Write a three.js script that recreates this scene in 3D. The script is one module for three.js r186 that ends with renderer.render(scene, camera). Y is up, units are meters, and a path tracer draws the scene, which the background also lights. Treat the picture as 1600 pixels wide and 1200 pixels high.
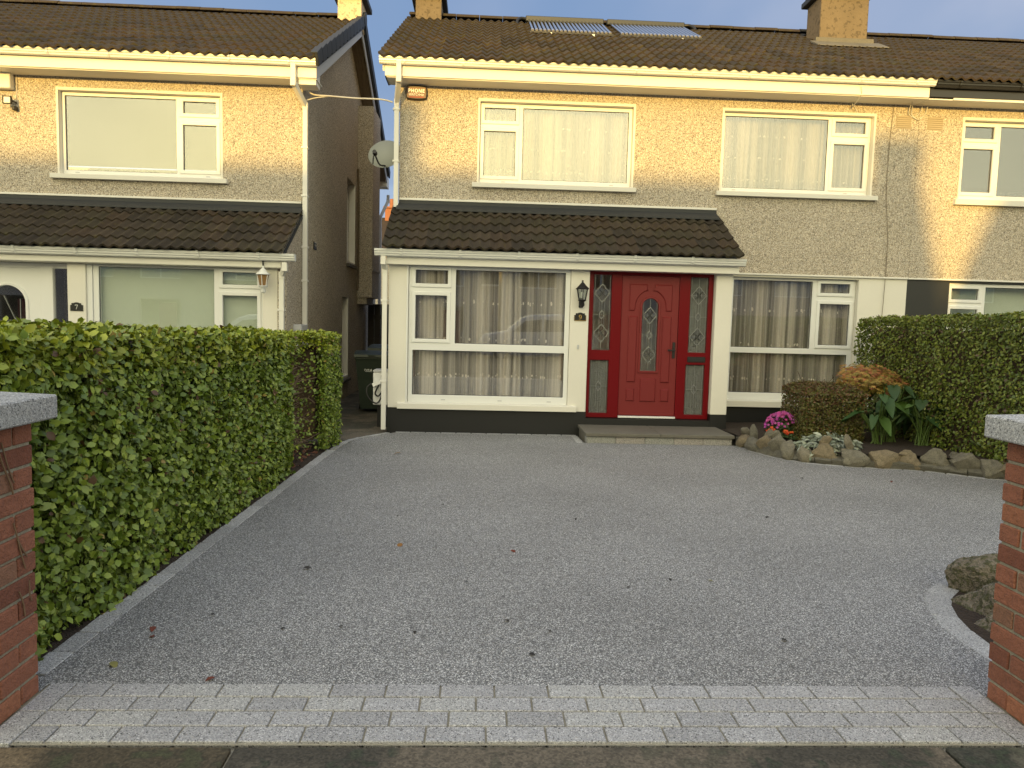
import * as THREE from 'three';
import { mergeGeometries, toCreasedNormals } from 'three/addons/utils/BufferGeometryUtils.js';

// ------------------------------------------------------------------ camera, sky, sun, exposure
const scene = new THREE.Scene();
const camera = new THREE.PerspectiveCamera(54.9, 4 / 3, 0.05, 600);
camera.position.set(0, 1.42, 0);
camera.rotation.set(THREE.MathUtils.degToRad(-4.815), THREE.MathUtils.degToRad(-2.584), THREE.MathUtils.degToRad(1.488), 'YXZ');
const SUN_AZ = THREE.MathUtils.degToRad(10), SUN_EL = THREE.MathUtils.degToRad(6);
const sunDir = new THREE.Vector3(-Math.sin(SUN_AZ) * Math.cos(SUN_EL), Math.sin(SUN_EL), Math.cos(SUN_AZ) * Math.cos(SUN_EL));
const sun = new THREE.DirectionalLight(new THREE.Color().setRGB(1, 0.62, 0.15), 3.8);
sun.position.copy(sunDir).multiplyScalar(80);
sun.castShadow = true;
sun.shadow.radius = 1.2;
sun.shadow.mapSize.set(4096, 4096);
Object.assign(sun.shadow.camera, { left: -45, right: 45, top: 30, bottom: -30, near: 1, far: 200 });
scene.add(sun, sun.target);
const renderer = new THREE.WebGLRenderer();
renderer.toneMapping = THREE.LinearToneMapping;
renderer.toneMappingExposure = 1.32;
renderer.shadowMap.enabled = true;

// random numbers and tileable noise
function rng(seed) { let s = seed | 0; return () => { s = (s + 0x6d2b79f5) | 0; let t = Math.imul(s ^ (s >>> 15), 1 | s); t = (t + Math.imul(t ^ (t >>> 7), 61 | t)) ^ t; return ((t ^ (t >>> 14)) >>> 0) / 4294967296; }; }
function lattice(n, seed) { const r = rng(seed), a = new Float32Array(n * n); for (let i = 0; i < n * n; i++) a[i] = r(); return a; }
function noiseField(size, cells, seed) {            // one octave of tileable value noise
  const a = lattice(cells, seed), out = new Float32Array(size * size);
  for (let y = 0; y < size; y++) {
    const fy = y / size * cells, y0 = Math.floor(fy) % cells, y1 = (y0 + 1) % cells; let ty = fy - Math.floor(fy); ty = ty * ty * (3 - 2 * ty);
    for (let x = 0; x < size; x++) {
      const fx = x / size * cells, x0 = Math.floor(fx) % cells, x1 = (x0 + 1) % cells; let tx = fx - Math.floor(fx); tx = tx * tx * (3 - 2 * tx);
      out[y * size + x] = (a[y0 * cells + x0] * (1 - tx) + a[y0 * cells + x1] * tx) * (1 - ty) + (a[y1 * cells + x0] * (1 - tx) + a[y1 * cells + x1] * tx) * ty;
    }
  }
  return out;
}
function fbm(size, cells, octaves, seed, gain = 0.5) {
  const out = new Float32Array(size * size); let amp = 1, sum = 0;
  for (let o = 0; o < octaves; o++) { const f = noiseField(size, Math.min(size, cells << o), seed + o * 17); for (let i = 0; i < out.length; i++) out[i] += amp * f[i]; sum += amp; amp *= gain; }
  for (let i = 0; i < out.length; i++) out[i] /= sum;
  return out;
}
const clamp = (v, a = 0, b = 1) => Math.min(b, Math.max(a, v));
const lerp = (a, b, t) => a + (b - a) * t;
const smooth = (a, b, v) => { const t = clamp((v - a) / (b - a)); return t * t * (3 - 2 * t); };

// the sky: low warm sun behind the camera, thin cloud, cool blue away from it
{
  const W = 1024, H = 512, data = new Float32Array(W * H * 4), n = 512, c1 = fbm(n, 4, 6, 5), c2 = fbm(n, 6, 5, 77);
  const d = new THREE.Vector3();
  for (let y = 0; y < H; y++) {
    const el = (y + 0.5) / H * Math.PI - Math.PI / 2;
    for (let x = 0; x < W; x++) {
      const az = ((x + 0.5) / W - 0.5) * 2 * Math.PI;      // u = atan2(z, x) / 2pi + 0.5
      d.set(Math.cos(az) * Math.cos(el), Math.sin(el), Math.sin(az) * Math.cos(el));
      const g = Math.acos(clamp(d.dot(sunDir), -1, 1)), e = Math.max(0, Math.sin(el));
      // clouds on a high flat layer
      const k = 1 / (e + 0.16), u = d.x * k * 60, v = d.z * k * 24;
      const iu = ((Math.floor(u) % n) + n) % n, iv = ((Math.floor(v) % n) + n) % n;
      const cl = smooth(0.42, 0.66, c1[iv * n + iu] * 0.65 + c2[((iv * 2) % n) * n + (iu * 2) % n] * 0.35);
      const hz = Math.exp(-e * 4.5);
      const ov = smooth(0.35, 0.95, e); let r = lerp(lerp(0.15, 0.55, ov), 0.31, hz), gg = lerp(lerp(0.255, 0.62, ov), 0.41, hz), b = lerp(lerp(0.45, 0.76, ov), 0.52, hz);
      let da = az - Math.atan2(sunDir.z, sunDir.x); da -= 2 * Math.PI * Math.round(da / (2 * Math.PI)); const glow = Math.exp(-(da * da * 0.32 + (el - SUN_EL) ** 2) / (2 * 0.5 * 0.5)), inner = Math.exp(-g / 0.28);
      r += 2.0 * glow + 2.0 * inner; gg += 1.74 * glow + 1.5 * inner; b += 0.76 * glow + 0.35 * inner;
      const lit = 0.42 + 1.7 * glow;
      r = lerp(r * 0.86, r * 0.6 + lit * 0.7, cl * 0.8); gg = lerp(gg * 0.88, gg * 0.6 + lit * 0.62, cl * 0.8); b = lerp(b * 0.92, b * 0.6 + lit * lerp(0.62, 0.36, glow), cl * 0.8);
      const i = (y * W + x) * 4; data[i] = r; data[i + 1] = gg; data[i + 2] = b; data[i + 3] = 1;
    }
  }
  const t = new THREE.DataTexture(data, W, H, THREE.RGBAFormat, THREE.FloatType);
  t.mapping = THREE.EquirectangularReflectionMapping; t.magFilter = THREE.LinearFilter; t.minFilter = THREE.LinearFilter; t.needsUpdate = true;
  scene.background = t; scene.environment = t;
}

// ------------------------------------------------------------------ textures
function colorTex(size, data, metres, srgb = true) {
  const t = new THREE.DataTexture(data, size, size, THREE.RGBAFormat);
  if (srgb) t.colorSpace = THREE.SRGBColorSpace;
  t.wrapS = t.wrapT = THREE.RepeatWrapping; t.magFilter = THREE.LinearFilter; t.minFilter = THREE.LinearMipmapLinearFilter; t.generateMipmaps = true;
  t.repeat.set(1 / metres, 1 / metres); t.needsUpdate = true; return t;
}
const enc = (v) => { v = clamp(v); return Math.round(255 * (v <= 0.0031308 ? v * 12.92 : 1.055 * Math.pow(v, 1 / 2.4) - 0.055)); };
// a surface of scattered stones: colour (linear) and height
function stones(size, metres, count, r0, r1, palette, back, seed, tone) {
  const col = new Float32Array(size * size * 3), h = new Float32Array(size * size), rnd = rng(seed), px = size / metres;
  for (let i = 0; i < size * size; i++) { col[i * 3] = back[0]; col[i * 3 + 1] = back[1]; col[i * 3 + 2] = back[2]; }
  let total = 0; for (const p of palette) total += p[3];
  for (let k = 0; k < count; k++) {
    const cx = rnd() * size, cy = rnd() * size, r = lerp(r0, r1, rnd() * rnd()) * px, q = 0.7 + 0.6 * rnd(), a = rnd() * 6.28, ca = Math.cos(a), sa = Math.sin(a), base = rnd() * 0.35;
    let w = rnd() * total, p = palette[0]; for (const c of palette) { if ((w -= c[3]) < 0) { p = c; break; } }
    const s = 0.8 + 0.4 * rnd(), R = Math.ceil(r * 1.3);
    for (let y = -R; y <= R; y++) for (let x = -R; x <= R; x++) {
      const u = (x * ca + y * sa) / (r * q), v = (-x * sa + y * ca) * q / r, d2 = u * u + v * v;
      if (d2 > 1) continue;
      const i = ((Math.floor(cy + y) + size) % size) * size + (Math.floor(cx + x) + size) % size, hh = base + Math.sqrt(1 - d2) * 0.65;
      if (hh < h[i]) continue;
      h[i] = hh; col[i * 3] = p[0] * s; col[i * 3 + 1] = p[1] * s; col[i * 3 + 2] = p[2] * s;
    }
  }
  const c8 = new Uint8Array(size * size * 4), h8 = new Uint8Array(size * size * 4);
  for (let i = 0; i < size * size; i++) {
    const t = tone ? tone(i) : 1;
    for (let c = 0; c < 3; c++) { c8[i * 4 + c] = enc(col[i * 3 + c] * t); h8[i * 4 + c] = Math.round(255 * clamp(h[i])); }
    c8[i * 4 + 3] = h8[i * 4 + 3] = 255;
  }
  return { map: colorTex(size, c8, metres), bump: colorTex(size, h8, metres, false) };
}
// a surface painted by a function of several noises -> [r, g, b, height]
function painted(size, metres, fn, seed) {
  const A = fbm(size, 4, 5, seed), B = fbm(size, 32, 4, seed + 101), C = fbm(size, size >> 2, 2, seed + 202), c8 = new Uint8Array(size * size * 4), h8 = new Uint8Array(size * size * 4), r = rng(seed + 9);
  for (let i = 0; i < size * size; i++) {
    const v = fn(A[i], B[i], C[i], r(), i % size, Math.floor(i / size));
    for (let c = 0; c < 3; c++) { c8[i * 4 + c] = enc(v[c]); h8[i * 4 + c] = Math.round(255 * clamp(v[3] ?? 0.5)); }
    c8[i * 4 + 3] = h8[i * 4 + 3] = 255;
  }
  return { map: colorTex(size, c8, metres), bump: colorTex(size, h8, metres, false) };
}
const std = (o) => new THREE.MeshStandardMaterial({ roughness: 0.8, ...o });
const lin = (r, g, b) => new THREE.Color().setRGB(r, g, b);
const T = {}, M = {};
{
  const mott = fbm(1024, 3, 4, 900);
  T.dash = stones(1024, 2.0, 78000, 0.004, 0.0095, [[0.56, 0.49, 0.385, 5], [0.45, 0.39, 0.30, 4], [0.66, 0.61, 0.53, 3], [0.30, 0.265, 0.215, 2.2], [0.20, 0.16, 0.12, 1.2], [0.40, 0.375, 0.335, 2]], [0.20, 0.17, 0.135], 11, (i) => 0.98 + 0.22 * mott[i]);
  const mott2 = fbm(2048, 3, 5, 950);
  T.resin = stones(2048, 2.7, 520000, 0.0011, 0.0034, [[0.40, 0.40, 0.40, 5], [0.22, 0.22, 0.22, 4], [0.60, 0.595, 0.585, 2.8], [0.085, 0.085, 0.086, 2.2], [0.78, 0.77, 0.74, 0.8], [0.36, 0.33, 0.29, 0.8]], [0.09, 0.09, 0.09], 21, (i) => 0.85 + 0.3 * mott2[i]);
  T.granite = stones(1024, 1.1, 120000, 0.001, 0.0038, [[0.50, 0.50, 0.495, 5], [0.70, 0.695, 0.68, 3.5], [0.32, 0.32, 0.32, 3], [0.10, 0.10, 0.10, 1.8], [0.56, 0.52, 0.47, 0.6]], [0.42, 0.42, 0.415], 31);
  T.brick = painted(512, 0.6, (a, b, c, r) => { const k = 0.72 + 0.35 * a + 0.3 * (b - 0.5) + 0.25 * (c - 0.5), d = r > 0.992 ? 0.45 : r < 0.006 ? 1.5 : 1; return [0.30 * k * d, 0.118 * k * d, 0.070 * k * d, 0.2 + 0.6 * c + 0.9 * (b - 0.5)]; }, 41);
  T.mortar = painted(256, 0.4, (a, b, c, r) => { const k = 0.7 + 0.3 * b + 0.35 * c, w = r > 0.97 ? 1.7 : 1; return [0.30 * k * w, 0.275 * k * w, 0.21 * k * w, c]; }, 51);
  T.tile = painted(1024, 1.3, (a, b, c, r) => {
    const k = 0.65 + 0.5 * a + 0.4 * (c - 0.5), li = smooth(0.60, 0.72, b) * 0.7, fl = r > 0.997 ? 0.8 : 0;
    return [lerp(lerp(0.040, 0.060, li) * k, 0.36, fl), lerp(lerp(0.031, 0.052, li) * k, 0.34, fl), lerp(lerp(0.023, 0.021, li) * k, 0.26, fl), 0.4 * c + 0.4 * b];
  }, 61);
  T.concrete = painted(1024, 1.8, (a, b, c, r) => { const m = clamp(smooth(0.44, 0.6, a) * 0.8 + smooth(0.5, 0.62, b) * 0.45), k = 0.25 + 1.15 * c + 0.35 * b, s = r > 0.98 ? 1.9 : r < 0.03 ? 0.6 : 1, g = smooth(0.55, 0.7, b) * 0.4; return [lerp(0.125, 0.04, m) * k * s, lerp(0.105, 0.038, m * (1 - g * 0.3)) * k * s, lerp(0.078, 0.03, m) * k * s, 0.5 * c + 0.4 * b]; }, 71);
  T.render = painted(512, 1.6, (a, b, c) => { const k = 0.95 + 0.05 * a + 0.03 * c; return [0.77 * k, 0.75 * k, 0.68 * k, 0.5 * c + 0.5 * b]; }, 81);
  T.chimney = painted(512, 1.4, (a, b, c, r) => { const k = 0.75 + 0.35 * a + 0.25 * c, s = 1 - 0.35 * smooth(0.58, 0.7, b); return [0.165 * k * s, 0.128 * k * s, 0.085 * k * s, 0.5 * c + 0.4 * b]; }, 91);
  T.stone = painted(512, 0.7, (a, b, c, r) => { const m = smooth(0.55, 0.72, b), k = 0.6 + 0.55 * a + 0.45 * (c - 0.5); return [lerp(0.25, 0.12, m) * k, lerp(0.235, 0.12, m) * k, lerp(0.195, 0.075, m) * k, 0.5 * c + 0.5 * b]; }, 111);
  T.soil = painted(512, 0.8, (a, b, c, r) => { const k = 0.5 + 0.8 * c + 0.5 * (b - 0.5), s = r > 0.985 ? 2.2 : 1; return [0.050 * k * s, 0.034 * k * s, 0.024 * k * s, c]; }, 121);
  T.moss = painted(512, 0.6, (a, b, c, r) => { const m = smooth(0.42, 0.62, b), k = 0.55 + 0.5 * a + 0.6 * (c - 0.5), w = r > 0.988 ? 2.6 : 1; return [lerp(0.24, 0.10, m) * k * w, lerp(0.205, 0.10, m) * k * w, lerp(0.155, 0.05, m) * k * w, 0.6 * c + 0.5 * b]; }, 131);
  T.slate = painted(512, 1.0, (a, b, c) => { const k = 0.7 + 0.4 * a + 0.3 * (c - 0.5); return [0.155 * k, 0.145 * k, 0.12 * k, 0.5 * c + 0.4 * b]; }, 141);
  T.timber = painted(256, 0.8, (a, b, c) => { const k = 0.7 + 0.5 * b; return [0.03 * k, 0.024 * k, 0.02 * k, c]; }, 151);
}
const surf = (t, bump, o = {}) => std({ map: t.map, bumpMap: t.bump, bumpScale: bump, ...o });
M.dash = surf(T.dash, 0.0035, { roughness: 0.95 });
M.resin = surf(T.resin, 0.0007, { roughness: 0.75, color: lin(1.16, 1.17, 1.18) });
M.granite = [0.85, 0.79, 0.72, 0.89].map((k, i) => surf(T.granite, 0.0012, { roughness: 0.7, color: lin(k, k, k * (i === 3 ? 1.0 : 1.035)) }));
M.edge = [0.74, 0.84, 0.95].map((k) => surf(T.granite, 0.0012, { roughness: 0.75, color: lin(k, k * 1.01, k * 1.03) }));
M.brick = [[1, 1, 1], [0.82, 0.82, 0.84], [1.15, 1.18, 1.08], [0.9, 1.15, 1.2], [0.7, 0.66, 0.68]].map((c) => surf(T.brick, 0.006, { roughness: 0.9, color: lin(...c) }));
M.mortar = surf(T.mortar, 0.003, { roughness: 1 });
M.tile = [[0.88, 0.85, 0.78], [0.62, 0.6, 0.56], [1.15, 1.08, 0.94], [1.02, 0.86, 0.7], [0.85, 0.88, 0.66]].map((c) => surf(T.tile, 0.003, { roughness: 0.92, color: lin(...c) }));
M.concrete = surf(T.concrete, 0.004, { roughness: 0.9 });
M.render = surf(T.render, 0.0012, { roughness: 0.75 });
M.pvc = std({ color: lin(0.79, 0.80, 0.79), roughness: 0.3 });
M.pvcMat = std({ color: lin(0.78, 0.765, 0.71), roughness: 0.5 });
M.pvcGrey = std({ color: lin(0.52, 0.53, 0.55), roughness: 0.5 });
M.blackPaint = std({ color: lin(0.008, 0.0085, 0.0095), roughness: 0.55 });
M.black = std({ color: lin(0.012, 0.012, 0.013), roughness: 0.45 });
M.lead = std({ color: lin(0.028, 0.031, 0.035), roughness: 0.6 });
M.darkGutter = std({ color: lin(0.022, 0.022, 0.023), roughness: 0.28 });
M.gasket = std({ color: lin(0.02, 0.02, 0.02), roughness: 0.7 });
M.redFrame = new THREE.MeshPhysicalMaterial({ color: lin(0.15, 0.003, 0.006), roughness: 0.3, specularIntensity: 0.45 });
M.redDoor = new THREE.MeshPhysicalMaterial({ bumpMap: T.timber.bump, bumpScale: 0.0006, color: lin(0.185, 0.021, 0.022), roughness: 0.45, specularIntensity: 0.6 });
M.chimney = surf(T.chimney, 0.004, { roughness: 0.95 });
M.chimneyPale = surf(T.chimney, 0.004, { roughness: 0.95, color: lin(3.8, 3.9, 4.0) });
M.stone = [[1.25, 1.22, 1.15], [1.6, 1.52, 1.38], [1.0, 1.0, 0.98], [1.5, 1.3, 1.05]].map((c) => surf(T.stone, 0.012, { roughness: 0.95, color: lin(...c) }));
M.soil = surf(T.soil, 0.02, { roughness: 1 });
M.moss = surf(T.moss, 0.018, { roughness: 1 });
M.slate = surf(T.slate, 0.003, { roughness: 0.75 });
M.timber = surf(T.timber, 0.002, { roughness: 0.7 });
M.glass = new THREE.MeshPhysicalMaterial({ color: 0xffffff, transmission: 1, thickness: 0, roughness: 0, ior: 2.15 });
M.glassObscure = new THREE.MeshPhysicalMaterial({ color: lin(0.30, 0.32, 0.30), transmission: 0.55, thickness: 0, roughness: 0.18, ior: 1.8, bumpMap: T.moss.bump, bumpScale: 0.02 });
M.came = std({ color: lin(0.30, 0.31, 0.31), roughness: 0.4, metalness: 0.4 });
M.bevel = std({ color: lin(0.62, 0.64, 0.62), roughness: 0.12, metalness: 0.2 });
M.steel = std({ color: lin(0.5, 0.5, 0.5), roughness: 0.35, metalness: 0.8 });
M.binGreen = std({ color: lin(0.016, 0.028, 0.018), roughness: 0.5 });
M.vent = std({ color: lin(0.40, 0.34, 0.25), roughness: 0.8 });
M.wire = std({ color: lin(0.26, 0.22, 0.16), roughness: 0.8 });
M.cable = std({ color: lin(0.62, 0.60, 0.55), roughness: 0.6 });

// ------------------------------------------------------------------ helpers: geometry
// uv in metres from the dominant axis of each face
function mUV(g, ox = 0, oy = 0) {
  g = g.index ? g.toNonIndexed() : g;
  const p = g.attributes.position, n = p.count, uv = new Float32Array(n * 2), a = new THREE.Vector3(), b = new THREE.Vector3(), c = new THREE.Vector3();
  for (let i = 0; i < n; i += 3) {
    a.fromBufferAttribute(p, i); b.fromBufferAttribute(p, i + 1).sub(a); c.fromBufferAttribute(p, i + 2).sub(a); b.cross(c);
    const x = Math.abs(b.x), y = Math.abs(b.y), z = Math.abs(b.z);
    for (let k = 0; k < 3; k++) {
      const X = p.getX(i + k), Y = p.getY(i + k), Z = p.getZ(i + k);
      const [u, v] = z >= x && z >= y ? [X, Y] : x >= y ? [Z, Y] : [X, Z];
      uv[(i + k) * 2] = u + ox; uv[(i + k) * 2 + 1] = v + oy;
    }
  }
  g.setAttribute('uv', new THREE.BufferAttribute(uv, 2)); return g;
}
const flat = (g) => { g = g.index ? g.toNonIndexed() : g; for (const k of Object.keys(g.attributes)) if (!['position', 'normal', 'uv'].includes(k)) g.deleteAttribute(k); if (!g.attributes.normal) g.computeVertexNormals(); if (!g.attributes.uv) mUV(g); return g; };
const merge = (l) => mergeGeometries(l.map(flat));
// box by its corners, with optional chamfer
function bx(x0, x1, y0, y1, z0, z1, ch = 0) {
  let g;
  if (!ch) g = new THREE.BoxGeometry(x1 - x0, y1 - y0, z1 - z0).toNonIndexed();
  else {
    const h = [(x1 - x0) / 2, (y1 - y0) / 2, (z1 - z0) / 2], P = [], s = [-1, 1];
    const pt = (sx, sy, sz, ax) => { const q = [sx * (h[0] - ch), sy * (h[1] - ch), sz * (h[2] - ch)]; q[ax] = [sx, sy, sz][ax] * h[ax]; return q; };
    const tri = (a, b, c, n) => { const e = [b[0] - a[0], b[1] - a[1], b[2] - a[2]], f = [c[0] - a[0], c[1] - a[1], c[2] - a[2]], d = (e[1] * f[2] - e[2] * f[1]) * n[0] + (e[2] * f[0] - e[0] * f[2]) * n[1] + (e[0] * f[1] - e[1] * f[0]) * n[2]; P.push(...a, ...(d > 0 ? [...b, ...c] : [...c, ...b])); };
    const quad = (a, b, c, d, n) => { tri(a, b, c, n); tri(a, c, d, n); };
    for (let ax = 0; ax < 3; ax++) for (const q of s) {
      const o = [(ax + 1) % 3, (ax + 2) % 3], cs = [[-1, -1], [1, -1], [1, 1], [-1, 1]].map(([u, v]) => { const t = [0, 0, 0]; t[ax] = q; t[o[0]] = u; t[o[1]] = v; return pt(...t, ax); }), n = [0, 0, 0]; n[ax] = q; quad(...cs, n);
    }
    for (let ax = 0; ax < 3; ax++) for (const u of s) for (const v of s) {
      const o = [(ax + 1) % 3, (ax + 2) % 3], mk = (w, face) => { const t = [0, 0, 0]; t[ax] = w; t[o[0]] = u; t[o[1]] = v; return pt(...t, face); }, n = [0, 0, 0]; n[o[0]] = u; n[o[1]] = v;
      quad(mk(-1, o[0]), mk(1, o[0]), mk(1, o[1]), mk(-1, o[1]), n);
    }
    for (const a of s) for (const b of s) for (const c of s) tri(pt(a, b, c, 0), pt(a, b, c, 1), pt(a, b, c, 2), [a, b, c]);
    g = new THREE.BufferGeometry(); g.setAttribute('position', new THREE.Float32BufferAttribute(P, 3)); g.computeVertexNormals();
  }
  g.translate((x0 + x1) / 2, (y0 + y1) / 2, (z0 + z1) / 2);
  return mUV(g);
}
const rectPath = (P, x0, x1, y0, y1) => { P.moveTo(x0, y0); P.lineTo(x1, y0); P.lineTo(x1, y1); P.lineTo(x0, y1); P.closePath(); return P; };
// a plate in the xy plane with rectangular holes; front face at z, going back by depth
function plate(x0, x1, y0, y1, holes, z, depth, bevel = 0) {
  const s = rectPath(new THREE.Shape(), x0, x1, y0, y1);
  for (const h of holes) s.holes.push(rectPath(new THREE.Path(), h[0], h[1], h[2], h[3]));
  return ext(s, z, depth, bevel);
}
function ext(s, z, depth, bevel = 0, seg = 10) {
  const g = new THREE.ExtrudeGeometry(s, { depth: depth - bevel, bevelEnabled: bevel > 0, bevelThickness: bevel, bevelSize: bevel, bevelOffset: -bevel, bevelSegments: 1, curveSegments: seg });
  g.translate(0, 0, z - depth); return mUV(g);
}
// profile in the (z, y) plane swept along x
function sweepX(pts, x0, x1) {
  const s = new THREE.Shape(pts.map(([z, y]) => new THREE.Vector2(z, y)));
  const g = new THREE.ExtrudeGeometry(s, { depth: x1 - x0, bevelEnabled: false });
  const m = new THREE.Matrix4().set(0, 0, 1, x0, 0, 1, 0, 0, 1, 0, 0, 0, 0, 0, 0, 1); g.applyMatrix4(m);
  const q = g.index ? g.toNonIndexed() : g, a = q.attributes.position.array;       // the swap mirrors: turn the faces round
  for (let i = 0; i < a.length; i += 9) for (let k = 0; k < 3; k++) { const t = a[i + 3 + k]; a[i + 3 + k] = a[i + 6 + k]; a[i + 6 + k] = t; }
  q.computeVertexNormals(); return mUV(q);
}
function tube(pts, r, seg = 24, rad = 6, closed = false) {
  const c = new THREE.CatmullRomCurve3(pts.map((p) => new THREE.Vector3(...p)), closed);
  return flat(new THREE.TubeGeometry(c, seg, r, rad, closed));
}
function rod(a, b, r0, r1 = r0, n = 8) {
  const A = new THREE.Vector3(...a), B = new THREE.Vector3(...b), d = B.clone().sub(A), g = new THREE.CylinderGeometry(r1, r0, d.length(), n);
  g.applyQuaternion(new THREE.Quaternion().setFromUnitVectors(new THREE.Vector3(0, 1, 0), d.normalize())); g.translate(...A.add(B).multiplyScalar(0.5).toArray()); return flat(g);
}
function bar(a, b, w, d) {                          // square bar between two points
  const A = new THREE.Vector3(...a), B = new THREE.Vector3(...b), v = B.clone().sub(A), g = new THREE.BoxGeometry(w, v.length(), d);
  g.applyQuaternion(new THREE.Quaternion().setFromUnitVectors(new THREE.Vector3(0, 1, 0), v.normalize())); g.translate(...A.add(B).multiplyScalar(0.5).toArray()); return flat(g);
}
const lathe = (pts, n = 16) => flat(new THREE.LatheGeometry(pts.map((p) => new THREE.Vector2(...p)), n));

// ------------------------------------------------------------------ helpers: objects
const used = {};
const numbered = (n) => { const k = used[n] = (used[n] ?? -1) + 1; return k ? n + '_' + String(k).padStart(3, '0') : n; };
function shade(o) { o.castShadow = o.receiveShadow = true; return o; }
function thing(name, label, category, pos = [0, 0, 0], group) {
  const o = new THREE.Group(); o.name = numbered(name); o.position.set(...pos); o.userData = { label, category }; if (group) o.userData.group = group; scene.add(o); o.base = new THREE.Vector3(...pos); return o;
}
const baseOf = (o) => { while (o && !o.base) o = o.parent; return o ? o.base : new THREE.Vector3(); };
// geometry in world coordinates becomes a part of its thing
function part(parent, name, geo, mat, label) {
  const b = baseOf(parent), g = Array.isArray(geo) ? merge(geo) : flat(geo); g.translate(-b.x, -b.y, -b.z);
  const m = shade(new THREE.Mesh(g, mat)); m.name = name; if (label) m.userData.label = label; parent.add(m); return m;
}
// a shared geometry placed at a world point
function piece(parent, name, geo, mat, pos, rot) {
  const b = baseOf(parent), m = shade(new THREE.Mesh(geo, mat)); m.name = name; m.position.set(pos[0] - b.x, pos[1] - b.y, pos[2] - b.z); if (rot) m.rotation.set(...rot); parent.add(m); return m;
}
function solo(name, label, category, geo, mat, group) {       // a thing that is one mesh
  const m = shade(new THREE.Mesh(Array.isArray(geo) ? merge(geo) : flat(geo), mat)); m.name = numbered(name); m.userData = { label, category }; if (group) m.userData.group = group; scene.add(m); return m;
}
function struct(name, geo, mat) { const m = shade(new THREE.Mesh(Array.isArray(geo) ? merge(geo) : flat(geo), mat)); m.name = name; m.userData = { kind: 'structure' }; scene.add(m); return m; }

// ------------------------------------------------------------------ ground
const gy = (z) => z > -2.77 ? 0 : -0.17 * (-2.77 - z) / 7.63;            // the drive falls gently towards the house
function sheet(pts, lift, zstep = 0.5) {                                  // a flat outline (x, z) laid on the sloping ground
  const s = new THREE.Shape(pts.map(([x, z]) => new THREE.Vector2(x, -z))), g = new THREE.ShapeGeometry(s); g.rotateX(-Math.PI / 2);
  const q = g.toNonIndexed(), p = q.attributes.position; for (let i = 0; i < p.count; i++) p.setY(i, gy(p.getZ(i)) + (typeof lift === 'function' ? lift(p.getX(i), p.getZ(i)) : lift));
  q.computeVertexNormals(); return mUV(q);
}
{
  const g = new THREE.BufferGeometry(), P = [], zs = [-300, -60, -30, -10.4, -2.77, 60, 300];
  const ty = (z) => z < -10.4 ? -0.2 : gy(z) - 0.03;
  for (let i = 0; i < zs.length - 1; i++) { const a = zs[i], b = zs[i + 1], A = ty(a), B = ty(b); P.push(-300, A, a, -300, B, b, 300, B, b, -300, A, a, 300, B, b, 300, A, a); }
  g.setAttribute('position', new THREE.Float32BufferAttribute(P, 3)); g.computeVertexNormals();
  struct('ground', mUV(g), M.concrete);
}
const bedLine = [[3.43, -10.35], [3.43, -9.6], [3.44, -9.2], [3.52, -8.72], [3.66, -8.42], [3.86, -8.2], [4.1, -8.08], [4.4, -7.98], [4.75, -7.9], [5.0, -7.78], [5.2, -7.58], [5.36, -7.44], [5.56, -7.34]];
const island = [[4.2, -4.42], [3.5, -4.4], [3.1, -4.3], [2.82, -4.16], [2.6, -3.98], [2.45, -3.8], [2.35, -3.6], [2.29, -3.4], [2.262, -3.2], [2.262, -3.0], [2.27, -2.76]];
{
  const out = [[-1.606, -2.772], [-1.606, -2.718], [-1.76, -2.718], [-1.76, -2.84], [-1.66, -2.84], [-1.655, -8.62], [-1.57, -9.5], [-1.2, -10.22], [-1.15, -10.31], [1.41, -10.31], [1.41, -9.6], [3.42, -9.6], ...bedLine.slice(2), [5.56, -4.42], ...island, [2.27, -2.702], [2.008, -2.702], [2.008, -2.772]];
  // many short strips so that the slope stays even
  struct('driveway', sheet(out, 0.004), M.resin);
}
{ const m = M.concrete; struct('side_passage', [bx(-2.66, -1.3, -0.35, -0.172, -19.5, -10.36), sheet([[-2.62, -10.35], [-1.3, -10.35], [-1.62, -9.55], [-1.72, -9.1], [-2.62, -9.1]], -0.004)], m); }

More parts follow.
